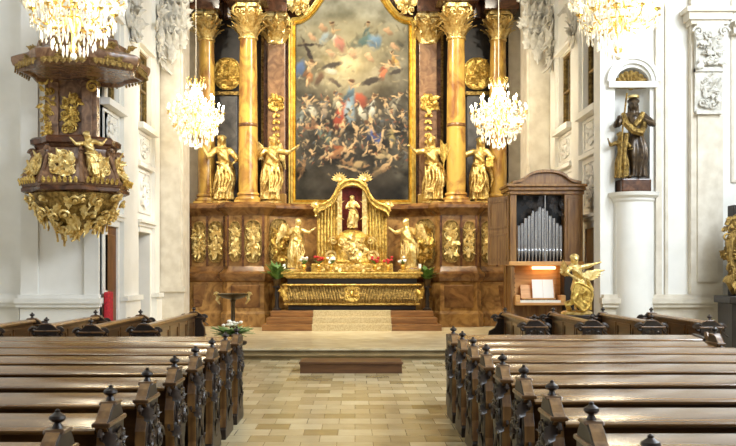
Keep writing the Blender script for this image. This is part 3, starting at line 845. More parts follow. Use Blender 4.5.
# upper body
for s in (-1, 1):
    def mb(x0, x1, y0, y1, z0, z1): return MB().box(AX + s * x0, AX + s * x1, y0, y1, z0, z1)
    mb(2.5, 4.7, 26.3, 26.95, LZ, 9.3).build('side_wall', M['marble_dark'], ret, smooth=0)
    mb(3.35, 3.98, 26.22, 26.3, LZ + .2, 6.85).build('niche_panel', M['marble_grey'], ret, smooth=0, bevel=.02)
    mb(3.3, 4.05, 26.16, 26.3, 6.85, 6.95).build('niche_sill', M['gold_old'], ret, smooth=0)
    b = MB()
    pts = [(AX + s * 3.63 + .36 * math.copysign(abs(math.cos(t)) ** .8, math.cos(t)), 7.46 + .44 * math.copysign(abs(math.sin(t)) ** .8, math.sin(t))) for t in [TAU * i / 24 for i in range(24)]]
    b.prism(pts, 'y', 26.15, 26.3)
    b.tube([V3((x, 26.15, z)) for x, z in pts + pts[:1]], .035, 6)
    foliage(b, (AX + s * 3.63, 26.15, 7.46), (1, 0, 0), (0, 0, 1), .62, .76, 44, rg, .1, .22)
    b.build('niche_relief', M['gold'], ret)
    # inner pilaster with its gold drops
    mb(1.93, 2.44, 25.88, 26.95, LZ, 8.3).build('pilaster', M['marble_pink'], ret, smooth=0, bevel=.015)
    mb(1.89, 2.48, 25.82, 26.9, LZ, 3.95).build('pilaster_base', M['marble_yellow'], ret, smooth=0, bevel=.03)
    b = MB(); capital(b, (AX + s * 2.185, 26.1, 8.28), .25, .84, square=True); b.build('pilaster_capital', M['gold_pale'], ret)
    b = MB()
    foliage(b, (AX + s * 2.185, 25.87, 6.55), (1, 0, 0), (0, 0, 1), .42, .55, 26, rg, .1, .2)
    cartouche(b, (AX + s * 2.185, 25.87, 6.55), (1, 0, 0), (0, 0, 1), .44, .55, dep=.09)
    for i in range(9):
        z = 6.25 - .19 * i
        for q in (-1, 1): leaf(b, (AX + s * 2.185, 25.87, z), (q * .8, 0, -.8), (0, -1, 0), .17, .045, .4, .012)
        b.ell((AX + s * 2.185, 25.85, z - .04), .045, 8, 6)
    b.build('gilded_drop', M['gold'], ret)
    mb(2.44, 2.56, 26.0, 26.95, LZ, 9.1).build('side_strip', M['marble_red'], ret, smooth=0)
    mb(2.56, 2.64, 26.1, 26.95, LZ, 9.1).build('side_strip', M['gold_old'], ret, smooth=0)
    mb(1.86, 1.93, 26.05, 26.95, LZ, 8.8).build('side_strip', M['marble_red'], ret, smooth=0)
    # columns
    for (u, y, r, z1, capz) in ((2.91, 25.2, .268, 8.22, .95), (4.16, 25.7, .25, 8.3, .78)):
        c = MB()
        z0 = LZ
        c.lathe([(r * .99, z0 + .3), (r * 1.0, z0 + 1.2), (r * .98, z0 + 2.4), (r * .94, z0 + 3.6), (r * .87, z1)], (AX + s * u, y, 0), 32)
        co = c.build('column', M['marble_yellow'], ret)
        c = MB()
        c.box(AX + s * u - r * 1.3, AX + s * u + r * 1.3, y - r * 1.3, y + r * 1.3, z0, z0 + .08)
        c.lathe([(r * 1.3, .08), (r * 1.36, .11), (r * 1.3, .16), (r * 1.1, .18), (r * 1.08, .21), (r * 1.2, .24), (r * 1.16, .28), (r * 1.0, .31)], (AX + s * u, y, z0), 32)
        c.build('column_base', M['marble_yellow'], co)
        c = MB()
        c.lathe([(r * 1.0, -.02), (r * 1.04, 0), (r * 1.04, .06), (r * .99, .08)], (AX + s * u, y, z0 + 2.15), 32)
        c.build('column_ring', M['marble_brown'], co)
        c = MB(); capital(c, (AX + s * u, y, z1), r * .9, capz); c.build('column_capital', M['gold_pale'], co)
    # entablature pieces
    for (x0, x1, y0, z0) in ((2.35, 3.5, 24.75, 9.18), (3.72, 4.7, 25.25, 9.09), (1.86, 2.5, 25.6, 9.12), (3.5, 3.72, 26.0, 9.05)):
        e = mb(x0, x1, y0, 26.95, z0, 9.5); e.box(AX + s * (x0 - .06), AX + s * (x1 + .06), y0 - .08, 26.9, 9.5, 9.58)
        e.box(AX + s * (x0 - .12), AX + s * (x1 + .12), y0 - .16, 26.9, 9.58, 9.8); e.box(AX + s * (x0 - .2), AX + s * (x1 + .2), y0 - .26, 26.9, 9.8, 10.3)
        e.build('entablature', M['marble_red'], ret, smooth=0, bevel=.015)
MB().box(AX - 1.93, AX + 1.93, 26.2, 26.98, LZ - .2, 10.9).build('centre_wall', M['marble_red'], ret, smooth=0)
for s in (-1, 1):
    b = MB()
    c = V3((AX + s * 1.55, 25.95, 9.42))
    foliage(b, c, (1, 0, 0), (0, 0, 1), .6, .7, 34, rg, .16, .26)
    b.ell(c + V3((0, -.14, .05)), .11, 12, 8)
    for q in (-1, 1): leaf(b, c + V3((q * .08, -.1, -.02)), (q, 0, .3), (0, -1, 0), .32, .09, .4, .02)
    b.box(c.x - .1, c.x + .1, 25.95, 26.25, 9.3, 9.5)
    b.build('gilded_cherub_head', M['gold_pale'], ret)

# ------------------------------------------------------------------ the great painting
def top_u(u):
    return float(np.interp(abs(u), [0, .5, .9, 1.1, 1.3, 1.5, 1.72], [10.05, 9.95, 9.55, 9.24, 9.02, 8.9, 8.87]))
pt = thing('altar_painting', 'large dark arched oil painting of swirling figures in a gold frame', 'painting', (AX, 25.98, 3.63))
NX, NZ = 190, 330
us = np.linspace(-1.66, 1.66, NX)
tops = np.array([top_u(u) for u in us])
uu = np.repeat(us[None, :], NZ, 0)
zz = 3.72 + (tops[None, :] - 3.72) * np.linspace(0, 1, NZ)[:, None]
PXc = 353.5 + uu * 34.6
PYc = 272 - (zz - EYE) * 34.6
rs = np.random.RandomState(3)
def fbm(x, y, sc, seed):
    r = np.random.RandomState(seed); out = np.zeros_like(x); amp = 1.0
    for o in range(4):
        g = r.rand(64, 64)
        fx, fy = x / sc, y / sc
        ix, iy = np.floor(fx).astype(int), np.floor(fy).astype(int)
        tx, ty = fx - ix, fy - iy
        tx, ty = tx * tx * (3 - 2 * tx), ty * ty * (3 - 2 * ty)
        q = lambda a, b: g[a % 64, b % 64]
        out += amp * ((q(ix, iy) * (1 - tx) + q(ix + 1, iy) * tx) * (1 - ty) + (q(ix, iy + 1) * (1 - tx) + q(ix + 1, iy + 1) * tx) * ty - .5)
        sc /= 2; amp *= .55
    return out
wx = PXc + 7 * fbm(PXc, PYc, 22, 1); wy = PYc + 7 * fbm(PXc, PYc, 22, 2)
col = np.zeros((NZ, NX, 3))
def lerp(a, b, t): return np.array(a)[None, None, :] * (1 - t[..., None]) + np.array(b)[None, None, :] * t[..., None]
v = np.clip((wy - 5) / 190, 0, 1)
kx = [0, .12, .3, .45, .6, .8, 1]
base = np.stack([np.interp(v, kx, ch) for ch in zip((156, 152, 132), (164, 156, 128), (138, 126, 96), (96, 86, 66), (62, 55, 44), (50, 44, 35), (46, 40, 31))], -1)
side = np.clip((np.abs(wx - 353) - 22) / 34, 0, 1) ** 1.2
base = base * (1 - side[..., None] * .5) + np.array((60, 58, 46)) * side[..., None] * .5
glow = np.exp(-(((wx - 350) / 24) ** 2 + ((wy - 62) / 26) ** 2))
base = base * (1 - .75 * glow[..., None]) + np.array((206, 182, 126)) * .75 * glow[..., None]
base += 60 * fbm(PXc, PYc, 16, 4)[..., None]
col[:] = base
JX = PXc + 2.2 * fbm(PXc, PYc, 5, 8); JY = PYc + 2.2 * fbm(PXc, PYc, 5, 9)
def dab(x, y, rx, ry, c, ang=0.0, soft=.35, op=1.0):
    ca, sa = math.cos(ang), math.sin(ang)
    dx, dy = JX - x, JY - y
    q = np.sqrt(((dx * ca + dy * sa) / rx) ** 2 + ((-dx * sa + dy * ca) / ry) ** 2)
    a = np.clip((1 + soft - q) / (2 * soft), 0, 1) * op
    sh = 1 + .28 * np.clip(-(dy / max(rx, ry)) - .3 * dx / max(rx, ry), -1, 1)     # brushed modelling of the painted form
    col[:] = col * (1 - a[..., None]) + np.array(c)[None, None, :] * sh[..., None] * a[..., None]
def stroke(x0, y0, x1, y1, w, c, n=None, w1=None, op=.95):
    L = math.hypot(x1 - x0, y1 - y0); ang = math.atan2(y1 - y0, x1 - x0)
    dab((x0 + x1) / 2, (y0 + y1) / 2, L / 2 + w * .3, w, c, ang, .3, op)
SK, SKD = (200, 164, 118), (150, 114, 78)
RED, BLU, WHT, GRN, OCH, DRK = (150, 70, 46), (62, 70, 100), (196, 188, 164), (88, 104, 74), (190, 142, 72), (40, 34, 28)
def pfig(x, y, s, ang, robe, skin=SK, arms=1, seed=0):
    """small painted figure: robe, torso, head, limbs; ang = body axis (0 = upright)"""
    r = random.Random(seed)
    ux, uy = math.sin(ang), -math.cos(ang)
    px_, py_ = -uy, ux
    stroke(x - ux * s * .2, y - uy * s * .2, x - ux * s * 1.0 + px_ * s * .2, y - uy * s * 1.0 + py_ * s * .2, s * .25, robe)
    stroke(x, y, x - ux * s * .55 - px_ * s * .4, y - uy * s * .55 - py_ * s * .4, s * .17, tuple(v * .72 for v in robe))
    stroke(x - ux * s * .8, y - uy * s * .8, x - ux * s * 1.35 + px_ * s * .1, y - uy * s * 1.35 + py_ * s * .1, s * .11, skin)
    stroke(x - ux * s * .15, y - uy * s * .15, x + ux * s * .28, y + uy * s * .28, s * .19, skin if r.random() < .5 else robe)
    for k in range(2):
        a = r.uniform(-1.2, 1.2) + (1.0 if k else -1.0)
        bx, by = math.sin(ang + a), -math.cos(ang + a)
        stroke(x + ux * s * .2, y + uy * s * .2, x + ux * s * .2 + bx * s * .62, y + uy * s * .2 + by * s * .6, s * .075, skin)
    dab(x + ux * s * .56, y + uy * s * .56, s * .17, s * .19, skin)
    dab(x + ux * s * .68, y + uy * s * .68, s * .17, s * .11, (92, 64, 40), ang)
# clouds and the seated pair with the globe
for x, y, rx, ry in ((330, 46, 20, 7), (372, 50, 20, 7), (352, 30, 26, 9), (345, 84, 22, 9), (392, 34, 12, 8), (312, 36, 12, 8)): dab(x, y, rx, ry, (176, 164, 128), 0, .8, .55)
pfig(334, 32, 12, -.1, WHT, seed=1); stroke(338, 38, 344, 50, 4.5, (186, 120, 100)); stroke(328, 34, 322, 44, 3.5, (150, 160, 160))
pfig(369, 30, 12, .05, (96, 116, 110), seed=2); stroke(364, 36, 352, 48, 4.2, (120, 116, 92)); stroke(372, 36, 360, 46, 4, (88, 110, 104)); dab(376, 42, 7, 7, (112, 136, 156))
for x, y in ((312, 36), (322, 26), (388, 30), (394, 45), (352, 52), (369, 56), (330, 52)): dab(x, y, 2.6, 2.6, (196, 156, 118)); dab(x + 3, y + 3, 4, 2.6, (178, 140, 104), .6)
# cross and its bearer
stroke(303, 38, 316, 66, 1.5, (46, 32, 22)); stroke(296, 45, 324, 45, 1.3, (46, 32, 22))
pfig(311, 70, 13, .25, (150, 98, 56), seed=3); stroke(304, 62, 298, 76, 5, (72, 92, 128)); stroke(324, 68, 343, 63, 2.6, (64, 54, 42)); stroke(328, 70, 338, 72, 3, WHT)
stroke(318, 84, 324, 74, 4, (92, 66, 44))
# right flying angels
pfig(388, 68, 12, .7, (188, 104, 66), seed=4); stroke(392, 74, 404, 70, 2.2, (58, 48, 38)); pfig(396, 58, 9, -.3, OCH, seed=5); stroke(404, 46, 398, 40, 2, (84, 78, 60))
# central archangel
stroke(364, 84, 382, 78, 3, (56, 46, 36)); stroke(342, 86, 330, 78, 2.6, (86, 72, 56))
pfig(352, 92, 17, .05, (92, 112, 122), seed=6); stroke(358, 96, 366, 106, 6, RED); stroke(346, 104, 338, 126, 5, (172, 70, 46)); stroke(350, 102, 351, 124, 5.5, (136, 150, 156)); stroke(360, 106, 368, 122, 3, WHT)
stroke(345, 120, 342, 134, 2.4, SK); stroke(354, 122, 360, 136, 2.4, SK)
# crowd either side
sd = 20
for x, y, s, a, rb in ((310, 104, 13, -.3, WHT), (326, 106, 12, .3, (148, 128, 104)), (338, 100, 11, -.2, (198, 184, 150)), (374, 104, 13, .2, (190, 186, 170)), (388, 106, 12, -.4, (146, 134, 112)), (398, 100, 11, .5, (160, 150, 126)), (303, 114, 11, .4, (120, 126, 118)), (404, 116, 10, -.2, (120, 104, 80)),
                       (318, 128, 13, 1.9, (150, 110, 76)), (330, 140, 13, 2.5, (98, 110, 92)), (346, 150, 14, 1.3, (186, 98, 54)), (372, 132, 15, -.4, BLU), (380, 142, 13, 2.8, (66, 78, 128)), (394, 132, 12, .2, (150, 132, 84)), (390, 156, 13, 1.7, (176, 154, 112)), (352, 164, 14, -1.4, (176, 148, 104)), (366, 148, 11, 2.2, (92, 84, 70)), (334, 156, 12, -2.0, (146, 104, 68)), (304, 166, 11, .3, (120, 90, 60)), (384, 170, 12, 1.2, (128, 104, 72)), (312, 150, 9, 2.4, (74, 62, 50)), (402, 146, 9, -.6, (112, 92, 64))):
    sd += 1; pfig(x, y, s, a, rb, SK if y < 160 else SKD, seed=sd)
for x0, y0, x1, y1 in ((340, 166, 364, 172), (378, 172, 392, 162), (330, 150, 320, 160), (356, 140, 346, 160), (386, 128, 380, 150), (364, 128, 354, 142)): stroke(x0, y0, x1, y1, 1.5, SK)
for i in range(420):
    x, y = rs.uniform(297, 410), 92 + 84 * rs.beta(1.6, 1.9)
    dab(x, y, rs.uniform(1, 3.2), rs.uniform(.5, 1.2), ((190, 156, 112), (58, 50, 40), (150, 134, 104), (46, 40, 32), (168, 146, 112), (128, 76, 50), (84, 88, 92), (52, 46, 36))[i % 8], rs.uniform(0, 3), .4, .8)
for i in range(120):
    x, y = rs.uniform(297, 410), rs.uniform(20, 92)
    dab(x, y, rs.uniform(1.5, 4), rs.uniform(.7, 1.6), ((176, 164, 132), (110, 100, 76), (140, 124, 92), (186, 168, 130))[i % 4], rs.uniform(0, 3), .5, .5)
dab(330, 178, 20, 10, (66, 58, 44), 0, .8, .5); dab(384, 182, 22, 10, (62, 54, 42), 0, .8, .5)
col = np.clip(col * .85, 4, 250)
lin = np.where(col / 255 <= .04045, col / 255 / 12.92, ((col / 255 + .055) / 1.055) ** 2.4)
me = bpy.data.meshes.new('canvas')
vs = np.stack([uu, np.full_like(uu, .02), zz - 3.63], -1).reshape(-1, 3)
ii = np.arange(NX * NZ).reshape(NZ, NX)
fc = np.stack([ii[:-1, :-1], ii[:-1, 1:], ii[1:, 1:], ii[1:, :-1]], -1).reshape(-1, 4)
me.from_pydata(vs.tolist(), [], fc.tolist())
at = me.color_attributes.new('paint', 'FLOAT_COLOR', 'POINT')
at.data.foreach_set('color', np.concatenate([lin.reshape(-1, 3), np.ones((NX * NZ, 1))], 1).astype(np.float32).ravel())
cm = bpy.data.materials.new('oil_paint'); cm.use_nodes = True
an = cm.node_tree.nodes.new('ShaderNodeVertexColor'); an.layer_name = 'paint'
bs = cm.node_tree.nodes['Principled BSDF']; bs.inputs['Roughness'].default_value = .45; bs.inputs['Specular IOR Level'].default_value = .25
cm.node_tree.links.new(an.outputs['Color'], bs.inputs['Base Color'])
me.materials.append(cm)
cv = bpy.data.objects.new('canvas', me); C.objects.link(cv); cv.parent = pt
bk = MB(); bk.prism([(-1.66, .1)] + [(1.66, .1)] + [(u, top_u(u) - 3.63) for u in np.linspace(1.66, -1.66, 40)], 'y', .03, .22)
bk.build('stretcher', M['marble_dark'], pt, smooth=0)
path = [(-1.735, .05), (-1.735, 5.23)]
path += [(u, top_u(u) - 3.63 + .07) for u in np.linspace(-1.68, 1.68, 45)]
path += [(1.735, 5.23), (1.735, .05)]
def frame_sweep(b, path, prof):
    n = len(path); vs, fs = [], []
    for i in range(n):
        p = V3((path[i][0], 0, path[i][1])); a = V3((path[i - 1][0], 0, path[i - 1][1])); c = V3((path[(i + 1) % n][0], 0, path[(i + 1) % n][1]))
        t1, t2 = (p - a).normalized(), (c - p).normalized()
        n1, n2 = V3((-t1.z, 0, t1.x)), V3((-t2.z, 0, t2.x))
        m_ = (n1 + n2); m_ = m_ / max(.5, m_.dot(n1))
        for o, y in prof: vs.append((p + m_ * o + V3((0, y, 0)))[:])
    m = len(prof)
    for i in range(n):
        i2 = (i + 1) % n
        for j in range(m): fs.append((i * m + j, i * m + (j + 1) % m, i2 * m + (j + 1) % m, i2 * m + j))
    b.add(vs, fs)
b = MB()
frame_sweep(b, path, [(-.1, .2), (-.11, -.02), (-.085, -.06), (-.05, -.03), (-.02, -.09), (.03, -.1), (.06, -.04), (.09, -.05), (.11, 0), (.1, .2)])
b.build('frame', M['gold_frame'], pt, smooth=40)

# ------------------------------------------------------------------ altar steps, altar, tabernacle
sp = thing('altar_steps', 'brown wooden steps with a pale carpet runner leading up to the altar', 'steps', (AX, 23.0, PZ))
for i, (hw, y0) in enumerate(((2.3, 0), (2.22, .36), (2.15, .72))):
    MB().prism([(-hw, y0), (hw, y0), (hw, 1.75), (1.6, 2.14), (-1.6, 2.14), (-hw, 1.75)], 'z', .16 * i, .16 * (i + 1)).build('step', M['wood_step'], sp, smooth=0, bevel=.012)
b = MB()
pr = []
for i in range(3): pr += [(-.012 + .36 * i, .16 * i + (.012 if i else 0)), (-.012 + .36 * i, .16 * (i + 1) + .012)]
pr += [(1.05, .492), (1.05, .48)]
for i in range(2, -1, -1): pr += [(.36 * i, .16 * (i + 1))]+[(.36 * i, .16 * i)]
b.prism(pr, 'x', -1.02, 1.02)
b.build('carpet_runner', M['carpet'], sp, smooth=0)
AZ = PZ + .48
al = thing('high_altar', 'gilded sarcophagus altar table with a ribbed gold front', 'altar', (AX, 24.1, AZ))
MB().box(-1.72, 1.72, .12, 1.06, 0, .14).build('base', M['marble_dark'], al, smooth=0, bevel=.02)
b = MB()
prof = [(.1, .14), (.02, .2), (.0, .28), (.06, .45), (.1, .55), (.08, .66), (.1, .7)]
b.prism([(y, z) for y, z in prof] + [(1.06, .7), (1.06, .14)], 'x', -1.78, 1.78)
b.build('frontal', M['gold_old'], al)
for s in (-1, 1):
    for i in range(20):
        x = s * (.22 + i * .077)
        g = MB()
        g.tube([(x + s * .1, .085, .68), (x + s * .07, .05, .55), (x + s * .03, .0, .42), (x, -.045, .3), (x - s * .01, -.02, .21)], [.018, .022, .028, .028, .014], 7)
        g.build('gadroon', M['gold_old'], al)
b = MB()
cartouche(b, (0, -.05, .45), (1, 0, 0), (0, 0, 1), .4, .5, dep=.08)
b.build('frontal_ornament', M['gold'], al)
for s in (-1, 1):
    b = MB(); foliage(b, (s * 1.78, .04, .45), (1, 0, 0), (0, 0, 1), .16, .5, 14, rg, .05, .15)
    leaf(b, (s * 1.8, .02, .3), (s * .3, 0, 1), (0, -1, 0), .4, .06, .2, .02)
    b.build('corner_ornament', M['gold'], al)
b = MB(); b.box(-1.82, 1.82, .02, 1.06, .14, .2); b.box(-1.86, 1.86, -.02, 1.06, .66, .71); b.build('gold_moulding', M['gold'], al, smooth=0, bevel=.015)
MB().box(-1.74, 1.74, .1, 1.06, .71, .86).build('frieze', M['marble_dark'], al, smooth=0)
b = MB(); b.box(-1.78, 1.78, .04, 1.06, .86, .9); b.box(-1.84, 1.84, -.03, 1.06, .9, .97); b.box(-1.9, 1.9, -.08, 1.06, .97, 1.03)
b.build('mensa', M['gold'], al, smooth=0, bevel=.012)
MZ = AZ + 1.03     # mensa top
b = MB(); b.box(-1.12, 1.12, .5, 1.06, 1.03, 1.26); b.build('gradin', M['gold'], al, smooth=0, bevel=.02)
b = MB(); foliage(b, (0, .5, 1.145), (1, 0, 0), (0, 0, 1), 2.2, .2, 60, rg, .05, .13); b.build('gradin_carving', M['gold_pale'], al)

tb = thing('tabernacle', 'golden tabernacle canopy with a curved gable above the altar', 'tabernacle', (AX, 24.78, MZ + .23))
TZ = 0.0
z = lambda h: h - (MZ + .23)     # absolute height -> local
MB().box(-.98, .98, .3, .42, 0, z(3.4)).build('back_wall', M['gold_old'], tb, smooth=0)
b = MB(); b.box(-.3, .3, .22, .3, z(2.6), z(4.05)); b.build('niche_lining', M['red_lining'], tb, smooth=0)
b = MB()
for s in (-1, 1):
    for i in range(7):
        x = s * (.4 + i * .088); ht = z(3.92 - .085 * i - .02 * i * i * .3)
        b.tube([(x, .2 + .02 * i, 0), (x, .14 + .02 * i, .25), (x + s * .01, .16 + .02 * i, ht * .5), (x, .17 + .02 * i, ht)], [.05, .055, .048, .044], 8)
b.build('gilded_hangings', M['gold'], tb)
for s in (-1, 1):
    b = MB(); b.box(s * .28, s * .4, .02, .3, z(2.6), z(4.1)); b.box(s * .25, s * .43, -.02, .32, z(2.5), z(2.62)); b.box(s * .26, s * .42, 0, .3, z(4.02), z(4.12))
    cartouche(b, (s * .34, .02, z(3.4)), (1, 0, 0), (0, 0, 1), .13, .7, dep=.03)
    b.build('niche_pillar', M['gold_pale'], tb, smooth=30)
gp = [(1.04, 3.36), (1.0, 3.46), (.9, 3.52), (.74, 3.58), (.58, 3.68), (.47, 3.84), (.4, 4.0), (.3, 4.12), (.16, 4.2), (0, 4.23)]
full = [(x, z(h)) for x, h in gp] + [(-x, z(h)) for x, h in reversed(gp[:-1])]
b = MB()
low = [(x * .97, h - .13) for x, h in full]
b.prism(full + low[::-1], 'y', -.06, .4)
b.tube([V3((x, -.08, h)) for x, h in full], .045, 8)
b.tube([V3((x, -.05, h)) for x, h in low], .025, 8)
b.build('gable', M['gold'], tb, smooth=40)
for u, h, q in ((.35, 4.12, 1.0), (1.0, 3.44, .7)):
    for s in (-1, 1):
        b = MB(); b.lathe([(.07 * q, 0), (.03 * q, .04), (.08 * q, .1), (.06 * q, .16), (.02, .2)], (s * u, 0, z(h)), 10)
        for i in range(9):
            a = PI * (i + .5) / 9
            leaf(b, (s * u, 0, z(h) + .1 * q), (math.cos(a), -.1, math.sin(a)), (0, -1, 0), .24 * q, .04, .2, .012)
        b.build('finial', M['gold_pale'], tb)
b = MB()
b.lathe([(.52, 0), (.54, .05), (.5, .1), (.47, .2), (.47, .62), (.5, .66), (.5, .72), (.44, .76), (.36, .84), (.2, .92), (.05, .96)], (0, .1, 0), 32, sy=.6)
b.build('tabernacle_drum', M['gold'], tb)
b = MB(); foliage(b, (0, -.2, .45), (1, 0, 0), (0, 0, 1), .8, .75, 40, rg, .07, .22); cartouche(b, (0, -.19, .42), (1, 0, 0), (0, 0, 1), .36, .5, dep=.06)
for s in (-1, 1):
    scroll(b, (s * .56, .0, .2), V3((s, 0, 0)), V3((0, 0, 1)), .16, 1.4, .04); scroll(b, (s * .52, .0, .62), V3((s, 0, 0)), V3((0, 0, 1)), .12, 1.4, .03)
b.box(-.6, .6, -.02, .1, .1, .2)
b.build('tabernacle_carving', M['gold_pale'], tb)
b = MB(); b.prism([(-.11, .08)] + [(.11 * math.cos(PI * i / 8), .3 + .11 * math.sin(PI * i / 8)) for i in range(9)], 'y', -.26, -.2); b.build('tabernacle_door', M['gold_old'], tb)

statue('small golden crowned Madonna in the red niche above the altar', AX, 24.86, MZ + .23 + .96, .92, M['gold_pale'], plinth=False, seed=9, cape=True, ra=((-.08, -.06, -.16), (.05, -.12, -.13)), la=((.1, -.06, -.14), (.0, -.14, -.1)), voxel=.012, cat='statue')
# four big ledge statues
statue('gilded saint with a tall staff, between the two columns on the pulpit side', AX - 3.66, 25.4, LZ, 1.86, M['gold_statue'], rotz=.25, seed=1, sway=.06, staff=st_crook, ra=((-.12, -.06, -.12), (-.19, -.08, .0)), la=((.12, -.04, -.14), (.05, -.14, -.2)), lean=-.02, wings=False)
statue('gilded angel with raised wing, beside the painting frame on the pulpit side', AX - 2.28, 25.4, LZ, 1.84, M['gold_statue'], rotz=.35, seed=2, sway=-.06, wings=True, wspread=.2, wup=.22, ra=((-.13, -.03, -.1), (-.1, -.16, -.02)), la=((.13, -.08, -.03), (.24, -.14, .05)), lean=.05)
statue('gilded saint with one arm bent up, beside the painting frame on the organ side', AX + 2.27, 25.4, LZ, 1.84, M['gold_statue'], rotz=-.3, seed=3, sway=.05, staff=st_palm, ra=((-.13, -.06, -.02), (-.2, -.12, .05)), la=((.12, -.05, -.12), (.18, -.1, -.02)), lean=-.04)
statue('gilded saint holding a book, between the columns on the organ side', AX + 3.6, 25.4, LZ, 1.8, M['gold_statue'], rotz=-.2, seed=4, sway=-.05, staff=st_book, ra=((-.14, -.04, -.06), (-.2, -.1, .06)), la=((.11, -.05, -.14), (.13, -.14, -.12)), lean=.03)
# adoring angels on the altar
for s in (-1, 1):
    ot = ((s * .13, -.04, -.08), (s * .2, -.1, .05))
    inn = ((-s * .13, -.08, -.06), (-s * .2, -.16, .02))
    statue('golden adoring angel on the altar, the one on the %s side' % ('pulpit' if s < 0 else 'organ'), AX + s * 1.56, 24.72, MZ, 1.4, M['gold_pale'], rotz=-s * .75, seed=12 + s, wings=True, wspread=.3, wup=.14,
           lean=-s * .12, sway=s * .05, ra=(inn if s > 0 else ot), la=(ot if s > 0 else inn), group='adoring angels', name='gilded_angel')
# posies of flowers in gold vases, end candles
for i, (px, c, w) in enumerate(((304, 'petal_white', 'cream flowers, first from the pulpit side end'), (319, 'petal_red', 'red flowers, second from the pulpit side end'), (331, 'petal_white', 'cream flowers, close to the tabernacle on the pulpit side'),
                                (375, 'petal_red', 'red flowers, close to the tabernacle on the organ side'), (388, 'petal_red', 'red flowers, second from the organ side end'), (403, 'petal_white', 'cream flowers, first from the organ side end'))):
    v = thing('flower_vase', 'small gold altar vase of ' + w, 'vase', (X_(px, 24.3), 24.3, MZ), 0, 'altar flower vases')
    b = MB(); b.lathe([(.06, 0), (.065, .02), (.025, .05), (.06, .11), (.075, .15), (.05, .19), (.06, .21)], n=16); b.build('vase', M['gold'], v)
    rr = random.Random(50 + i)
    b = MB()
    for k in range(16):
        a = rr.uniform(0, TAU); leaf(b, (0, 0, .2), (math.cos(a) * .8, math.sin(a) * .6, 1), (math.cos(a), math.sin(a), -.5), rr.uniform(.12, .2), .03, .2, .004)
    b.build('leaves', M['leaf'], v)
    for k in range(9):
        a = rr.uniform(0, TAU); q = rr.uniform(.02, .12)
        f = MB(); f.ell((q * math.cos(a), q * .7 * math.sin(a) - .03, .33 + rr.uniform(-.08, .08)), (.042, .042, .034), 8, 6); f.build('flower', M[c], v)
for s in (-1, 1):
    v = thing('altar_candle', 'short white candle in a gold holder at the altar end, %s side' % ('pulpit' if s < 0 else 'organ'), 'candle', (AX + s * 1.82, 24.12, MZ), 0, 'altar end candles')
    b = MB(); b.lathe([(.06, 0), (.06, .015), (.02, .03), (.02, .06), (.05, .08), (.05, .095)], n=14); b.build('holder', M['gold'], v)
    b = MB(); b.lathe([(.036, .095), (.036, .2), (.03, .21)], n=14); b.build('wax', M['candle_wax'], v)
# leafy plants on dark stands beside the altar
for s in (-1, 1):
    g = 'leafy green plants on dark stands'
    v = thing('plant_stand', 'dark turned wooden plant stand beside the altar, %s side' % ('pulpit' if s < 0 else 'organ'), 'stand', (AX + s * 2.02, 24.2, AZ), 0, 'dark plant stands')
    b = MB(); b.lathe([(.12, 0), (.12, .04), (.06, .08), (.05, .3), (.07, .42), (.05, .55), (.06, .6)], n=18); b.build('pedestal', M['wood_dark'], v)
    b = MB(); b.lathe([(.06, .6), (.12, .62), (.12, .65)], n=18); b.build('stand_top', M['wood_dark'], v)
    p = thing('potted_fern', 'bushy green potted plant beside the altar, %s side' % ('pulpit' if s < 0 else 'organ'), 'plant', (AX + s * 2.02, 24.2, AZ + .65), 0, g)
    b = MB(); b.lathe([(.07, 0), (.1, .15), (.11, .16), (.11, .19), (.08, .19)], n=16); b.build('pot', M['bronze'], p)
    rr = random.Random(80 + s); b = MB()
    for k in range(70):
        a = rr.uniform(0, TAU); up = rr.uniform(.4, 2.4)
        leaf(b, (.05 * math.cos(a), .05 * math.sin(a), .17 + .2 * rr.random()), (math.cos(a), math.sin(a), up), (math.cos(a) * -.3, math.sin(a) * -.3, 1), rr.uniform(.26, .5) if s < 0 else rr.uniform(.16, .32), .06, -.25, .004)
    b.build('foliage', M['leaf'], p)
# ================================================================== PULPIT
PC = (-5.46, 17.64)
pu = thing('pulpit', 'brown marble pulpit with gilded carving and a canopy, on the white pier', 'pulpit', (PC[0], PC[1], 0))
oct8 = lambda a, z: 1.0 / max(math.cos(((a + PI / 8) % (PI / 4)) - PI / 8), .1) * .965 * (1 - .03 * math.cos(8 * a))
def plathe(name, prof, m, n=64, mod=oct8, sm=30):
    b = MB(); b.lathe(prof, (0, 0, 0), n, mod=mod); return b.build(name, m, pu, smooth=sm)
plathe('parapet_body', [(.72, 3.3), (.93, 3.33), (.95, 3.42), (.89, 3.58), (.78, 3.78), (.7, 3.96), (.69, 4.06)], M['pulpit_marble'])
plathe('parapet_rail', [(.68, 4.04), (.71, 4.07), (.73, 4.12), (.79, 4.15), (.8, 4.24), (.76, 4.28), (.5, 4.28)], M['marble_red'])
plathe('base_moulding', [(.7, 3.18), (.87, 3.2), (.95, 3.24), (.95, 3.3), (.9, 3.36)], M['marble_red'])
plathe('bowl', [(.04, 2.42), (.14, 2.46), (.4, 2.6), (.64, 2.8), (.78, 3.0), (.86, 3.2)], M['gold_old'], mod=None)
rg = random.Random(21)
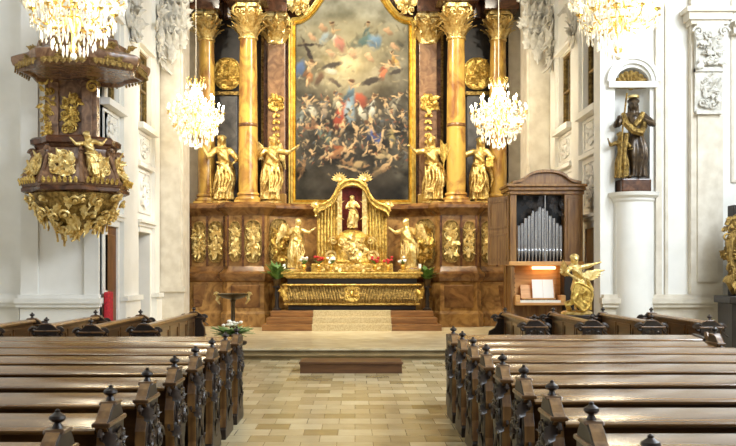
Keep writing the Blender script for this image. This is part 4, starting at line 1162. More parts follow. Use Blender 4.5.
for i in range(8):
    a = TAU * i / 8 + PI
    if math.sin(a) > .45: continue
    d = V3((math.cos(a), math.sin(a), 0)); U = V3((-math.sin(a), math.cos(a), 0)); Vv = (V3((0, 0, 1)) - d * .28).normalized()
    b = MB(); p = d * .83 + V3((0, 0, 3.7))
    foliage(b, p, U, Vv, .5, .5, 28, rg, .06, .2); cartouche(b, p, U, Vv, .48, .5, dep=.06)
    b.build('gilded_panel', M['gold_pale'], pu)
    b = MB()
    for j in range(-3, 4):
        pp = d * 1.0 + U * (j * .1) + V3((0, 0, 3.36)); leaf(b, pp, (0, 0, 1), d, .13, .035, .3, .015)
    b.build('gilded_border', M['gold'], pu)
for i in range(8):
    a = TAU * (i + .5) / 8
    if math.sin(a) > .5: continue
    d = V3((math.cos(a), math.sin(a), 0)); U = V3((-math.sin(a), math.cos(a), 0))
    b = MB(); scroll(b, d * .8 + V3((0, 0, 3.98)), d, V3((0, 0, 1)), .09, 1.3, .035)
    b.tube([d * .76 + V3((0, 0, 4.0)), d * .86 + V3((0, 0, 3.75)), d * .96 + V3((0, 0, 3.5)), d * 1.0 + V3((0, 0, 3.36))], [.05, .045, .05, .06], 8)
    b.build('corner_scroll', M['pulpit_marble'], pu)
# carved figure group draped over the side
b = MB(); b.M = Matrix.Translation((.6, -.62, 3.42)) @ Matrix.Rotation(.5, 4, 'Z') @ Matrix.Rotation(-.3, 4, 'Y')
figure(b, .95, seed=5, cape=True, ra=((-.15, -.06, .02), (-.22, -.1, .14)), la=((.13, -.05, -.1), (.22, -.06, -.04)), lean=.1)
remeshed(b, 'carved_figure', M['gold_pale'], pu, .014)
b = MB()
BP = [(.14, 2.46), (.4, 2.6), (.64, 2.8), (.78, 3.0), (.86, 3.2)]
def bowl_pt(a, t):
    r_ = float(np.interp(t, [0, .25, .5, .75, 1], [p[0] for p in BP])); z_ = float(np.interp(t, [0, .25, .5, .75, 1], [p[1] for p in BP]))
    d = V3((math.cos(a), math.sin(a), 0)); Vv = (d * .72 + V3((0, 0, .68))).normalized()
    return d * (r_ + .02) + V3((0, 0, z_)), V3((-math.sin(a), math.cos(a), 0)), Vv
for i in range(100):
    a = PI + PI * rg.uniform(-.1, 1.1); t = rg.uniform(.1, 1)
    p, U, Vv = bowl_pt(a, t); N = U.cross(Vv)
    if i % 2: leaf(b, p, -Vv + U * rg.uniform(-.8, .8), N, rg.uniform(.22, .36), .07, .5, .02, rg.uniform(-.4, .4))
    else: scroll(b, p + N * .03, U, Vv, rg.uniform(.07, .13), 1.4, .03, rg.uniform(0, 6), rg.choice((-1, 1)), 14, N, .06)
b.ell((0, 0, 2.46), (.09, .09, .09)); leaf(b, (0, -.02, 2.5), (0, 0, -1), (0, -1, 0), .18, .07, .2, .02)
b.build('gilded_pendant', M['gold_pale'], pu)
# backboard
b = MB(); b.box(-.84, .22, .62, .84, 4.2, 5.62); b.box(-.08, .14, .56, .62, 4.2, 5.56); b.box(-.76, -.54, .56, .62, 4.2, 5.56)
b.build('backboard', M['pulpit_marble'], pu, smooth=0, bevel=.02)
b = MB()
for i in range(9): foliage(b, (-.78, .58, 4.3 + i * .15), (1, 0, 0), (0, 0, 1), .26, .22, 6, rg, .06, .16)
b.build('backboard_carving', M['gold'], pu)
b = MB(); foliage(b, (-.3, .6, 4.95), (1, 0, 0), (0, 0, 1), .4, 1.1, 26, rg, .07, .2); cartouche(b, (-.3, .6, 4.95), (1, 0, 0), (0, 0, 1), .32, .8, dep=.06)
b.build('backboard_carving', M['gold'], pu)
b = MB(); scroll(b, (.14, .58, 5.45), V3((1, 0, 0)), V3((0, 0, 1)), .14, 1.4, .04)
b.build('backboard_carving', M['gold'], pu)
# sounding board
CO = V3((.12, 0, 0))
plathe('canopy', [(.2, 5.6), (.98, 5.58), (1.04, 5.53), (1.08, 5.53), (1.12, 5.6), (1.19, 5.64), (1.22, 5.72), (1.22, 5.8), (1.14, 5.84), (.9, 5.92), (.8, 6.02), (.76, 6.16), (.6, 6.24), (.44, 6.5), (.26, 6.8), (.1, 7.1)], M['pulpit_marble']).location.x = .12
for i in range(8):
    a = TAU * i / 8
    d = V3((math.cos(a), math.sin(a), 0)); U = V3((-math.sin(a), math.cos(a), 0))
    b = MB()
    b.box(0, 0, 0, 0, 0, 0) if False else None
    b.tube([CO + d * 1.15 + U * q + V3((0, 0, 5.63)) for q in (-.42, .42)], .03, 6)
    for j in range(-3, 4): leaf(b, CO + d * 1.17 + U * j * .12 + V3((0, 0, 5.65)), (0, 0, -1), d, .13, .055, .15, .02)
    b.build('canopy_fringe', M['gold_old'], pu)
    b = MB(); b.tube([CO + d * 1.13 + U * q + V3((0, 0, 5.7)) for q in (-.4, .4)], .03, 6); foliage(b, CO + d * 1.13 + V3((0, 0, 5.68)), U, (0, 0, 1), .7, .16, 10, rg, .04, .12)
    b.build('rim_carving', M['gold_old'], pu)
    b = MB(); foliage(b, CO + d * .86 + V3((0, 0, 5.98)), U, (0, 0, 1), .5, .3, 8, rg, .06, .2)
    b.build('canopy_gilding', M['gold_old'], pu)

# ================================================================== NICHE SAINT
nz = 3.325
MB().box(5.7 - .3, 5.7 + .3, PY - .3, PY + .2, nz, nz + .27).build('stone_block', M['marble_red'], None, smooth=0, bevel=.03)
tag(bpy.context.scene.objects['stone_block'], 'dark red block under the saint in the wall niche', 'plinth')
ns = statue('dark robed saint with a gilded cloak and a staff, standing in the wall niche', 5.7, PY - .06, nz + .27, 1.66, M['statue_dark'], rotz=-.2, seed=14, plinth=False, name='niche_statue', cape=False, ra=((-.12, -.08, -.12), (-.1, -.2, -.05)), la=((.12, -.06, -.12), (.02, -.17, -.08)))
b = MB()
b.tube([(-.2, -.06, 1.34), (-.16, -.2, 1.12), (-.02, -.26, .96), (.12, -.24, .92), (.2, -.1, 1.06), (.19, .02, 1.3)], [.05, .07, .08, .08, .07, .05], 8)
b.tube([(.18, -.1, 1.34), (.1, -.18, 1.18), (.0, -.22, 1.06)], [.05, .07, .05], 8)
b.tube([(-.14, -.22, .92), (-.2, -.26, .56), (-.18, -.25, .2)], [.05, .05, .03], 8)
b.build('gilded_cloak', M['gold_old'], ns)
b = MB(); b.tube([(-.3, -.3, .0), (-.24, -.36, 1.0), (-.16, -.4, 1.7)], .02, 6); b.build('staff', M['gold_old'], ns)
b = MB(); b.lathe([(.11, 0), (.115, .03), (.1, .05)], (0, -.06, 1.66), 16); b.build('halo_crown', M['gold_pale'], ns)

cf_ = MB(); cf_.M = Matrix.Translation((-.26, -.12, 0)); figure(cf_, .95, seed=15, cape=False, child=True, ra=((-.12, -.05, -.05), (-.16, -.1, .05)))
remeshed(cf_, 'attendant_child', M['gold_old'], ns, .014)
# ================================================================== CHANDELIERS
def crystal_mesh(L, r):
    b = MB(); b.lathe([(.002, 0), (r * .4, -L * .12), (r, -L * .62), (r * .7, -L * .82), (.002, -L)], n=6); return b
def chandelier(label, x, y, z, s=1.0, seed=1):
    """local origin at the bottom finial; total body about 1.75 m"""
    t = thing('chandelier', label, 'chandelier', (x, y, z), 0, 'crystal chandeliers')
    rr = random.Random(seed)
    b = MB()
    b.lathe([(.01, .02), (.05, .06), (.06, .1), (.03, .15), (.03, .3), (.08, .36), (.1, .45), (.05, .55), (.035, .7), (.09, .78), (.12, .86), (.06, .96), (.035, 1.1), (.08, 1.18), (.09, 1.25), (.04, 1.34), (.03, 1.55), (.07, 1.62), (.02, 1.72)], n=16)
    b.build('stem', M['brass'], t)
    tiers = ((.68, .82, 14), (.44, 1.08, 8), (.54, .5, 10))
    bulbm = None
    for ti, (R, zt, n) in enumerate(tiers):
        b = MB(); b.tube([(R * .62 * math.cos(TAU * i / 40), R * .62 * math.sin(TAU * i / 40), zt - .06) for i in range(41)], .014, 6); b.build('ring', M['brass'], t)
        for i in range(n):
            a = TAU * (i + .5 * ti) / n
            d = V3((math.cos(a), math.sin(a), 0))
            A = MB()
            A.tube([d * .06 + V3((0, 0, zt + .02)), d * R * .35 + V3((0, 0, zt - .12)), d * R * .7 + V3((0, 0, zt - .13)), d * R * .95 + V3((0, 0, zt - .05)), d * R + V3((0, 0, zt + .03))], [.016, .016, .015, .013, .012], 6)
            A.lathe([(.012, .02), (.05, .04), (.055, .055), (.02, .06)], d * R + V3((0, 0, zt)), 10)
            arm = A.build('arm', M['brass'], t)
            Cn = MB(); Cn.lathe([(.016, .06), (.016, .15), (.012, .155)], d * R + V3((0, 0, zt)), 8)
            cn = Cn.build('candle', M['candle_wax'], arm)
            Bm = MB(); Bm.lathe([(.009, .155), (.024, .18), (.02, .21), (.003, .245)], d * R + V3((0, 0, zt)), 8)
            Bm.build('bulb', M['bulb'], arm)
    # crystals: strings and drops
    cr = MB()
    def drop(p, L, r):
        cr.lathe([(.001, 0), (r * .45, -L * .15), (r, -L * .6), (r * .6, -L * .84), (.001, -L)], p, 5)
    def string(p, q, n, sag, r):
        for i in range(n):
            u = (i + .5) / n
            c = p.lerp(q, u) - V3((0, 0, sag * math.sin(PI * u)))
            cr.ell(c, (r, r, r * 1.15), 6, 4)
    n = 14
    for R, zt, k in tiers:
        for i in range(k * 3):
            a = TAU * i / (k * 3)
            for q, L in ((1.0, .12), (.62, .15), (.84, .1)):
                drop(V3((R * q * math.cos(a), R * q * math.sin(a), zt - .02 - .06 * (q < 1))), L * rr.uniform(.7, 1.2), .017)
        for i in range(k):
            a0, a1 = TAU * i / k, TAU * (i + 1) / k
            string(V3((R * math.cos(a0), R * math.sin(a0), zt)), V3((R * math.cos(a1), R * math.sin(a1), zt)), 7, .1, .016)
            string(V3((.08 * math.cos(a0), .08 * math.sin(a0), 1.6)), V3((R * .7 * math.cos(a0), R * .7 * math.sin(a0), zt + .02)), 14, .16, .015)
    for k, (R, zt, n) in enumerate(((.42, .3, 22), (.28, .2, 16), (.14, .12, 10), (.16, 1.4, 10), (.24, 1.6, 12))):
        for i in range(n):
            a = TAU * i / n; drop(V3((R * math.cos(a), R * math.sin(a), zt)), rr.uniform(.09, .15), .018)
    for i in range(150):
        a = rr.uniform(0, TAU); q = .66 * math.sqrt(rr.random()); zz_ = .78 - .5 * (1 - q / .66) * rr.random() - .05
        drop(V3((q * math.cos(a), q * math.sin(a), zz_)), rr.uniform(.07, .13), .017)
    cr.ell((0, 0, 0), (.045, .045, .05), 10, 8)
    o = cr.build('crystal_drops', M['crystal'], t, smooth=0); o['kind'] = 'stuff'
    # flared leaf crown on top
    b = MB()
    for i in range(8):
        a = TAU * i / 8; d = V3((math.cos(a), math.sin(a), 0))
        b.tube([d * .03 + V3((0, 0, 1.5)), d * .16 + V3((0, 0, 1.58)), d * .24 + V3((0, 0, 1.72)), d * .18 + V3((0, 0, 1.76))], [.014, .016, .014, .01], 6)
    b.build('crown', M['brass'], t)
    b = MB()
    zc, top = 1.74, 12.6 - z
    b.tube([(0, 0, zc - .06), (0, 0, top)], .007, 6)
    b.build('hanging_rod', M['stone'], t)
    b = MB(); b.lathe([(.02, -.1), (.12, -.03), (.14, 0)], (0, 0, top), 16); b.build('ceiling_rose', M['brass'], t)
    t.scale = (s, s, 1)
    for (dx, dz, e) in ((0, 1.3, .45), (0, .62, .35), (.0, .2, .2)):
        L = bpy.data.lights.new('chandelier_light', 'POINT'); L.energy = CH_W * e; L.color = (1.0, .9, .7); L.shadow_soft_size = .12
        lo = bpy.data.objects.new('chandelier_light', L); C.objects.link(lo); lo.location = (x + .3 * (dz == .62), y - .2, z + dz)
    return t
chandelier('large crystal chandelier hanging in front of the pulpit canopy', -3.72, 11.9, 4.55, 1.0, 1)
chandelier('large crystal chandelier hanging before the statue niche', 3.48, 11.9, 4.55, .95, 2)
chandelier('crystal chandelier hanging deep in the chancel before the saint with the tall staff', -3.94, 22.3, 4.77, 1.0, 3)
chandelier('crystal chandelier hanging deep in the chancel above the organ', 3.56, 22.3, 4.77, 1.0, 4)

# ================================================================== ORGAN
OY = 19.5
og = thing('positive_organ', 'wooden positive organ with silver pipes and an arched pediment', 'organ', (0, OY, PZ))
g = lambda h: h - PZ
XL, XR = 3.36, 4.94
MB().box(XL, XR, .5, .85, 0, g(3.42)).build('case_back', M['wood_organ'], og, smooth=0)
b = MB(); b.box(XL, XL + .14, 0, .5, g(1.86), g(3.42)); b.build('case_stile', M['wood_organ'], og, smooth=0, bevel=.012)
b = MB(); b.box(XR - .4, XR, 0, .5, g(1.86), g(3.42)); b.box(XR - .34, XR - .06, -.02, 0, g(1.98), g(3.3)); b.build('case_stile', M['wood_organ'], og, smooth=0, bevel=.012)
b = MB(); b.box(XL - .02, XR + .02, -.03, .5, g(1.84), g(1.93)); b.build('pipe_rail', M['wood_light'], og, smooth=0, bevel=.01)
b = MB()
b.box(XL - .02, XR + .02, -.04, .86, g(3.38), g(3.46)); b.box(XL - .06, XR + .04, -.1, .86, g(3.46), g(3.54)); b.box(XL - .1, XR + .06, -.16, .86, g(3.54), g(3.6))
b.build('cornice', M['wood_organ'], og, smooth=0, bevel=.015)
b = MB(); cx = (XL + XR) / 2 - .02
half = [(.74, .0), (.66, .02), (.56, .04), (.48, .08), (.42, .14), (.34, .19), (.22, .23), (.1, .25)]
arc = [(cx + x, g(3.6) + h) for x, h in half] + [(cx - x, g(3.6) + h) for x, h in reversed(half)]
b.prism(arc, 'y', -.06, .5)
outer = [(x, h + .055) for x, h in arc]
b.prism(outer + arc[::-1], 'y', -.15, .5)
b.build('pediment', M['wood_organ'], og, smooth=30)
PX0, PX1 = XL + .16, XR - .42
NPIPE = 13
for i in range(NPIPE):
    u = (i + .5) / NPIPE
    x = PX0 + (PX1 - PX0) * u
    hgt = 1.26 - .52 * abs(u - .5) * 2 - .03 * (i % 2)
    r = .037
    b = MB()
    b.lathe([(.008, 0), (r, .22), (r, .25), (r * .9, .26), (r, .3), (r, hgt), (r * .8, hgt)], (x, .1, g(1.93)), 14)
    p = b.build('organ_pipe', M['pipe'], og)
    MB().box(x - .012, x + .012, .068, .08, g(1.93) + .24, g(1.93) + .29).build('pipe_mouth', M['black'], p, smooth=0)
b = MB(); b.tube([(cx - .0, .05, g(1.93)), (cx, .05, g(3.38))], .016, 8); b.build('centre_post', M['pipe'], og)
rg = random.Random(44)
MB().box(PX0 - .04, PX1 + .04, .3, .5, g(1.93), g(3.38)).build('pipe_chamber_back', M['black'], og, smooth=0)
for s in (-1, 1):
    b = MB()
    for i in range(26):
        u = rg.uniform(.06, .5); top = 3.36
        lowz = 1.93 + 1.3 - .52 * u * 2 + .02
        x = cx + s * u * (PX1 - PX0) * 1.0
        zc = rg.uniform(min(lowz, 3.26), 3.32)
        scroll(b, (x, .05, g(zc)), V3((1, 0, 0)), V3((0, 0, 1)), .055, 1.3, .011, rg.uniform(0, 6), rg.choice((-1, 1)), 12)
    b.build('pipe_shade', M['wood_dark'], og)
# console
b = MB(); b.box(XL + .02, XL + .1, .02, .5, 0, g(1.84)); b.build('console_side', M['wood_organ'], og, smooth=0)
b = MB(); b.box(XR - .4, XR, .02, .5, 0, g(1.84)); b.build('console_side', M['wood_dark'], og, smooth=0, bevel=.01)
b = MB(); b.box(XL + .1, XR - .4, .4, .5, g(1.12), g(1.84)); b.build('console_back', M['wood_light'], og, smooth=0)
b = MB(); b.box(XL + .1, XR - .4, -.12, .4, g(.98), g(1.04)); b.box(XL + .1, XL + .2, -.12, .3, g(1.04), g(1.2)); b.box(XR - .5, XR - .4, -.12, .3, g(1.04), g(1.2)); b.build('key_shelf', M['wood_light'], og, smooth=0, bevel=.01)
b = MB(); b.box(XL + .2, XR - .5, -.1, .08, g(1.04), g(1.09)); b.build('keyboard', M['candle_wax'], og, smooth=0)
for i in range(24):
    if i % 7 in (2, 6): continue
    x = XL + .24 + i * (XR - XL - .78) / 24
    MB().box(x, x + .014, -.02, .08, g(1.09), g(1.105)).build('black_key', M['black'], og, smooth=0)
b = MB(); b.prism([(.2, g(1.1)), (.24, g(1.1)), (.36, g(1.42)), (.33, g(1.42))], 'x', XL + .28, XR - .56); b.box(XL + .28, XR - .56, .12, .24, g(1.1), g(1.13)); b.build('music_desk', M['wood_light'], og, smooth=0)
b = MB(); b.box(XL + .1, XR - .4, .2, .5, 0, g(.98)); b.build('console_lower_panel', M['wood_organ'], og, smooth=0)
b = MB(); b.box(cx - .24, cx + .26, .2, .3, g(1.76), g(1.82)); b.build('reading_lamp', M['lamp'], og, smooth=0, bevel=.01)
for i in range(5):
    b = MB(); b.M = Matrix.Translation((XL + .13, .3, g(1.26 + .1 * i))) @ Matrix.Rotation(PI / 2, 4, 'X')
    b.lathe([(.012, -.02), (.012, .04), (.022, .05), (.022, .07)], n=10); b.build('stop_knob', M['wood_dark'], og)
lf = MB(); lf.M = Matrix.Translation((XL - .01, .06, 0)) @ Matrix.Rotation(PI - math.atan2(.6, .36), 4, 'Z')
lf.box(0, .7, -.02, .02, g(1.86), g(3.36))
for x0, x1, z0, z1 in ((.06, .64, 1.95, 2.55), (.06, .64, 2.66, 3.28)):
    lf.box(x0, x1, -.035, .035, g(z0), g(z0) + .05); lf.box(x0, x1, -.035, .035, g(z1) - .05, g(z1)); lf.box(x0, x0 + .05, -.035, .035, g(z0), g(z1)); lf.box(x1 - .05, x1, -.035, .035, g(z0), g(z1))
lf.build('open_door_leaf', M['wood_organ'], og, smooth=0)
sm = thing('sheet_music', 'open white sheet music on the organ music desk', 'sheet music', (cx - .02, OY + .14, 0))
for s in (-1, 1):
    b = MB(); b.prism([(.0, 1.135), (.012, 1.13), (.125, 1.53), (.113, 1.535)], 'x', s * .003, s * .23)
    b.build('page', M['paper'], sm, smooth=0)
ob = thing('organ_bench', 'dark wooden organ bench before the keyboard', 'bench', (cx, OY - .62, PZ))
b = MB(); b.box(-.5, .5, -.17, .17, .52, .57); b.build('seat', M['wood_dark'], ob, smooth=0, bevel=.01)
for s in (-1, 1):
    b = MB(); b.prism([(-.16, 0), (.16, 0), (.1, .25), (.15, .52), (-.15, .52), (-.1, .25)], 'x', s * .42, s * .47); b.build('leg', M['wood_dark'], ob, smooth=0)

# ================================================================== PEWS
def finial(r=.039):
    b = MB(); b.lathe([(.03, -.01), (.022, .008), (.014, .025), (r * .75, .031), (r, .044), (r * .9, .056), (r * .5, .066), (.012, .072), (.012, .08), (.004, .086)], n=16); return b
REAR = [(-.2, .12), (-.15, .3), (-.165, .5), (-.2, .6), (-.19, .7), (-.15, .78), (-.145, .84), (-.19, .875), (-.19, .9), (-.15, .92), (-.11, .955), (-.06, .985)]
END = [(-.24, 0), (.34, 0), (.34, .1), (.28, .16), (.22, .3), (.2, .42), (.24, .52), (.3, .58), (.28, .66), (.18, .72), (.14, .8), (.15, .88), (.12, .93), (.07, .985)] + REAR[::-1] + [(-.24, .1)]
def bench_end(parent, x, out, rg, T=.075):
    """out = +1/-1 side that faces outwards"""
    b = MB(); b.prism(END, 'x', x - T / 2, x + T / 2)
    e = b.build('bench_end', M['wood_dark'], parent, smooth=0, bevel=.008)
    # strip along the back curve, painted lighter for the light on the edge
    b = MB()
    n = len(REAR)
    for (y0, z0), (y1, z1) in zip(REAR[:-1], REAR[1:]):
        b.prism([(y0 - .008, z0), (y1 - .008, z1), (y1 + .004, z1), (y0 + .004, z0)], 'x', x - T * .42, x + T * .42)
    b.build('end_edge_lit', M['wood_edge'], e, smooth=0)
    b = MB()
    b.box(x - .05, x + .05, -.2, .16, .875, .9); b.prism([(-.07, .975), (.08, .975), (.06, .995), (-.05, .995)], 'x', x - .05, x + .05)
    b.build('end_cap', M['wood_pew'], e, smooth=0, bevel=.008)
    f = finial()
    f.v = [(v[0] + x, v[1], v[2] + .995) for v in f.v]
    f.build('finial', M['wood_carved'], e)
    xo = x + out * T / 2
    N = V3((out, 0, 0))
    U = V3((0, 0, 1)).cross(N)
    b = MB()
    cartouche(b, (xo, .0, .74), U, (0, 0, 1), .26, .24, dep=.02, th=.012)
    leaf(b, (xo, .0, .62), (0, 0, -1), N, .3, .045, .08, .012)
    scroll(b, (xo + out * .006, .18, .6), U, V3((0, 0, 1)), .08, 1.4, .016)
    scroll(b, (xo + out * .006, -.1, .62), U * -1, V3((0, 0, 1)), .06, 1.4, .014)
    for q in (-1, 1): leaf(b, (xo, .02, .16), U * q * .6 + V3((0, 0, 1)), N, .2, .04, .1, .01)
    b.build('carving', M['wood_carved'], e)
    b = MB()
    for zc, s_ in ((.86, 1), (.6, .9)):
        b = MB()
        leaf(b, (x + out * .02, -.15, zc), (out * .35, -.3, -.9), (out * .3, -1, .2), .15 * s_, .035, .4, .01)
        scroll(b, (x, -.18, zc - .03), V3((0, -1, 0)), V3((0, 0, 1)), .04 * s_, 1.3, .013)
        b.build('edge_leaf', M['wood_carved'], e)
    return e
def make_pew(L, label, loc, rotz=0.0, group=None, seed=1, both=True):
    t = thing('church_pew', label, 'pew', loc, rotz, group)
    rg = random.Random(seed)
    b = MB()
    b.prism([(-.17, .845), (-.16, .835), (.24, .855), (.25, .87), (.24, .885), (-.15, .865), (-.17, .855)], 'x', .04, L - .04)
    b.build('book_ledge', M['wood_top'], t, smooth=30)
    b = MB(); b.prism([(.02, .4), (.06, .4), (.1, .83), (.0, .83)], 'x', .04, L - .04); b.build('backrest', M['wood_pew'], t, smooth=0)
    b = MB(); b.prism([(.06, .41), (.46, .43), (.48, .455), (.46, .47), (.06, .45)], 'x', .04, L - .04); b.build('seat', M['wood_pew'], t, smooth=30)
    b = MB(); b.prism([(-.26, .12), (-.08, .16), (-.08, .19), (-.26, .15)], 'x', .04, L - .04); b.build('kneeler', M['wood_pew'], t, smooth=0)
    b = MB(); b.box(.04, L - .04, .02, .05, .08, .4); b.build('lower_panel', M['wood_dark'], t, smooth=0)
    bench_end(t, 0, -1, rg); bench_end(t, L, 1, rg)
    return t
ordn = ['first', 'second', 'third', 'fourth', 'fifth', 'sixth', 'seventh', 'eighth', 'ninth']
LP = 4.6
yl = [4.07 + .88 * k for k in range(8)][::-1]
base = None
for i, y in enumerate(yl):
    lb = 'dark carved pew on the pulpit side of the aisle, %s row counted from the chancel' % ordn[i]
    if base is None: base = make_pew(LP, lb, (-1.345 - LP, y, 0), 0, 'pews on the pulpit side', 3)
    else: dup(base, (-1.345 - LP, y, 0), 0, lb)
yr = [3.44 + .862 * k for k in range(9)][::-1]
base = None
for i, y in enumerate(yr):
    lb = 'dark carved pew on the organ side of the aisle, %s row counted from the chancel' % ordn[i]
    if base is None: base = make_pew(3.0, lb, (1.13, y, 0), 0, 'pews on the organ side', 4)
    else: dup(base, (1.13, y, 0), 0, lb)
# kneeling desks in front of the first rows
def make_desk(L, label, loc):
    t = thing('kneeling_desk', label, 'desk', loc)
    b = MB(); b.prism([(-.19, .845), (-.18, .835), (.2, .865), (.21, .88), (.2, .895), (-.17, .87), (-.19, .855)], 'x', .04, L - .04); b.build('book_ledge', M['wood_top'], t, smooth=30)
    b = MB(); b.box(.04, L - .04, .06, .1, .08, .85); b.build('front_panel', M['wood_pew'], t, smooth=0)
    n = int(L / .65)
    b = MB()
    b.box(.04, L - .04, .04, .12, .08, .16); b.box(.04, L - .04, .04, .12, .76, .84)
    for i in range(n + 1):
        x0 = .06 + i * (L - .2) / n; b.box(x0, x0 + .08, .04, .12, .16, .76)
    b.build('panel_frame', M['wood_dark'], t, smooth=0)
    rg = random.Random(5)
    for x, out in ((0, -1), (L, 1)):
        b = MB(); b.prism([(-.2, 0), (.22, 0), (.22, .1), (.16, .2), (.15, .4), (.2, .6), (.17, .72), (.2, .84), (.22, .91), (-.18, .88), (-.19, .8), (-.14, .6), (-.17, .4), (-.14, .2), (-.2, .1)], 'x', x - .035, x + .035)
        e = b.build('desk_end', M['wood_dark'], t, smooth=0, bevel=.008)
        b = MB(); U = V3((0, 0, 1)).cross(V3((out, 0, 0))); cartouche(b, (x + out * .035, .02, .6), U, (0, 0, 1), .24, .26, dep=.02, th=.012); b.build('carving', M['wood_carved'], e)
        b = MB(); scroll(b, (x, -.18, .9), V3((0, -1, 0)), V3((0, 0, 1)), .05, 1.3, .022); b.build('volute', M['wood_edge'], e)
    return t
make_desk(LP, 'long kneeling desk before the foremost pew on the pulpit side', (-1.43 - LP, 11.0, 0))
make_desk(3.15, 'long kneeling desk before the foremost pew on the organ side', (1.2, 11.32, 0))
# side benches that face the aisle
def make_stall(L, label, x, y0, s, group, seed):
    t = thing('side_bench', label, 'bench', (x, y0, 0), PI / 2 if s < 0 else PI / 2, group)
    rg = random.Random(seed)
    q = s
    b = MB(); b.box(.04, L - .04, -.025, .025, .1, .93); b.build('backrest', M['wood_pew'], t, smooth=0)
    b = MB(); b.prism([(-.07, .925), (.07, .925), (.08, .95), (.05, .975), (-.05, .975), (-.08, .95)], 'x', .04, L - .04); b.build('top_rail', M['wood_edge'], t, smooth=0)
    b = MB()
    nP = max(2, int(L / .7))
    for i in range(nP):
        x0 = .1 + i * (L - .2) / nP; x1 = x0 + (L - .2) / nP - .06
        for z0, z1, a0, a1 in ((.2, .25, x0, x1), (.82, .87, x0, x1), (.25, .82, x0, x0 + .05), (.25, .82, x1 - .05, x1)):
            b.box(a0, a1, -.04, .04, z0, z1)
    b.build('panel_moulding', M['wood_pew'], t, smooth=0)
    b = MB(); b.box(.04, L - .04, s * .025, s * .4, .42, .46); b.build('seat', M['wood_pew'], t, smooth=0)
    for xx, o in ((0, -1), (L, 1)):
        e = bench_end(t, xx, o, rg)
        for q in (-1, 1):
            bb = MB(); scroll(bb, (xx, q * .17, .88), V3((0, q, 0)), V3((0, 0, 1)), .06, 1.3, .03); bb.build('volute', M['wood_carved'], e)
    return t
for i, (x, y0, L) in enumerate(((-2.88, 12.3, 3.8), (-3.55, 12.1, 2.8), (-4.25, 12.4, 2.35), (-4.95, 12.1, 1.7))):
    make_stall(L, 'dark side bench facing the aisle on the pulpit side, %s counted from the aisle' % ordn[i], x, y0, 1, 'side benches on the pulpit side', 60 + i)
for i, (x, y0, L) in enumerate(((2.65, 13.3, 2.6), (3.5, 13.3, 2.6), (4.38, 13.3, 2.6), (5.2, 13.2, 2.6))):
    make_stall(L, 'dark side bench facing the aisle on the organ side, %s counted from the aisle' % ordn[i], x, y0, -1, 'side benches on the organ side', 70 + i)

# ================================================================== SMALLER THINGS
# gilded angel carrying a shield by the organ
pd = thing('pedestal', 'dark wooden pedestal under the golden angel with a shield', 'pedestal', (4.42, 17.95, PZ))
MB().box(-.26, .26, -.22, .22, 0, .08).build('base', M['wood_dark'], pd, smooth=0, bevel=.015)
MB().box(-.2, .2, -.17, .17, .08, .58).build('shaft', M['wood_dark'], pd, smooth=0, bevel=.01)
MB().box(-.25, .25, -.21, .21, .58, .66).build('cap', M['wood_dark'], pd, smooth=0, bevel=.015)
ga = statue('golden flying cherub holding a big shield beside the organ', 4.42, 17.95, PZ + .66, 1.12, M['gold_pale'], rotz=.2, seed=33, robe=False, child=True, lean=-.08, sway=.1, plinth=True, wings=False, name='gilded_cherub', cape=True,
            ra=((-.12, -.08, -.1), (-.02, -.2, -.18)), la=((.16, -.04, .04), (.3, -.06, .08)), voxel=.013)
b = MB()
sh = [(.2 * math.cos(a) * (1 + .12 * math.cos(4 * a)), .27 * math.sin(a) * (1 + .1 * math.cos(3 * a))) for a in [TAU * i / 28 for i in range(28)]]
b.M = Matrix.Translation((-.04, -.3, .38)) @ Matrix.Rotation(-.35, 4, 'Y')
b.prism(sh, 'y', -.03, .03); b.tube([V3((x, -.03, z)) for x, z in sh + sh[:1]], .025, 6)
foliage(b, (0, -.03, 0), (1, 0, 0), (0, 0, 1), .2, .3, 8, random.Random(3), .03, .14)
b.build('shield', M['gold'], ga)
b = MB()
for i in range(6):
    leaf(b, (.14, .12, .78), (1, 0, .22 - .12 * i), (0, -1, 0), .52 - .05 * i, .06, .15, .012)
b.build('wing', M['gold_pale'], ga)
b = MB()
for i in range(5):
    leaf(b, (-.12, .12, .8), (-.5 - .1 * i, 0, 1 - .2 * i), (0, -1, 0), .34 - .03 * i, .05, .15, .012)
b.build('wing', M['gold_pale'], ga)
b = MB()
b.tube([(-.2, -.1, .1), (-.3, -.2, .22), (-.12, -.26, .3), (.1, -.2, .12), (.24, -.08, .16)], [.05, .07, .07, .06, .02], 8)
b.tube([(.2, -.04, .7), (.32, .02, .5), (.22, -.08, .3), (.3, -.02, .1)], [.04, .06, .06, .02], 8)
b.build('drapery', M['gold'], ga)

# bronze font-like stand and the flower arrangement
sx, sy = X_(233, 16.9), 16.9
t = thing('bronze_stand', 'tall bronze stand with a wide curved tray behind the front pew', 'stand', (sx, sy, 0))
b = MB(); b.lathe([(.2, 0), (.2, .04), (.08, .08), (.05, .2), (.045, .6), (.07, .68), (.04, .76), (.035, 1.1), (.06, 1.2)], n=18); b.build('post', M['bronze'], t)
b = MB(); b.lathe([(.05, 1.18), (.2, 1.22), (.28, 1.27), (.3, 1.29), (.28, 1.3)], n=24); b.build('tray', M['bronze'], t)
for s in (-1, 1):
    b = MB(); b.tube([(s * .26, 0, 1.26), (s * .3, -.02, 1.18), (s * .24, -.04, 1.1)], [.035, .03, .012], 6); scroll(b, (s * .3, -.02, 1.27), V3((s, 0, 0)), V3((0, 0, 1)), .05, 1.2, .022)
    b.build('handle', M['gold_pale'], t)
ft = thing('flower_table', 'small dark table under the flower arrangement at the front pew', 'table', (X_(231, 13.6), 13.6, 0))
b = MB(); b.lathe([(.22, .6), (.24, .62), (.24, .65), (.22, .66)], n=20); b.build('table_top', M['wood_dark'], ft)
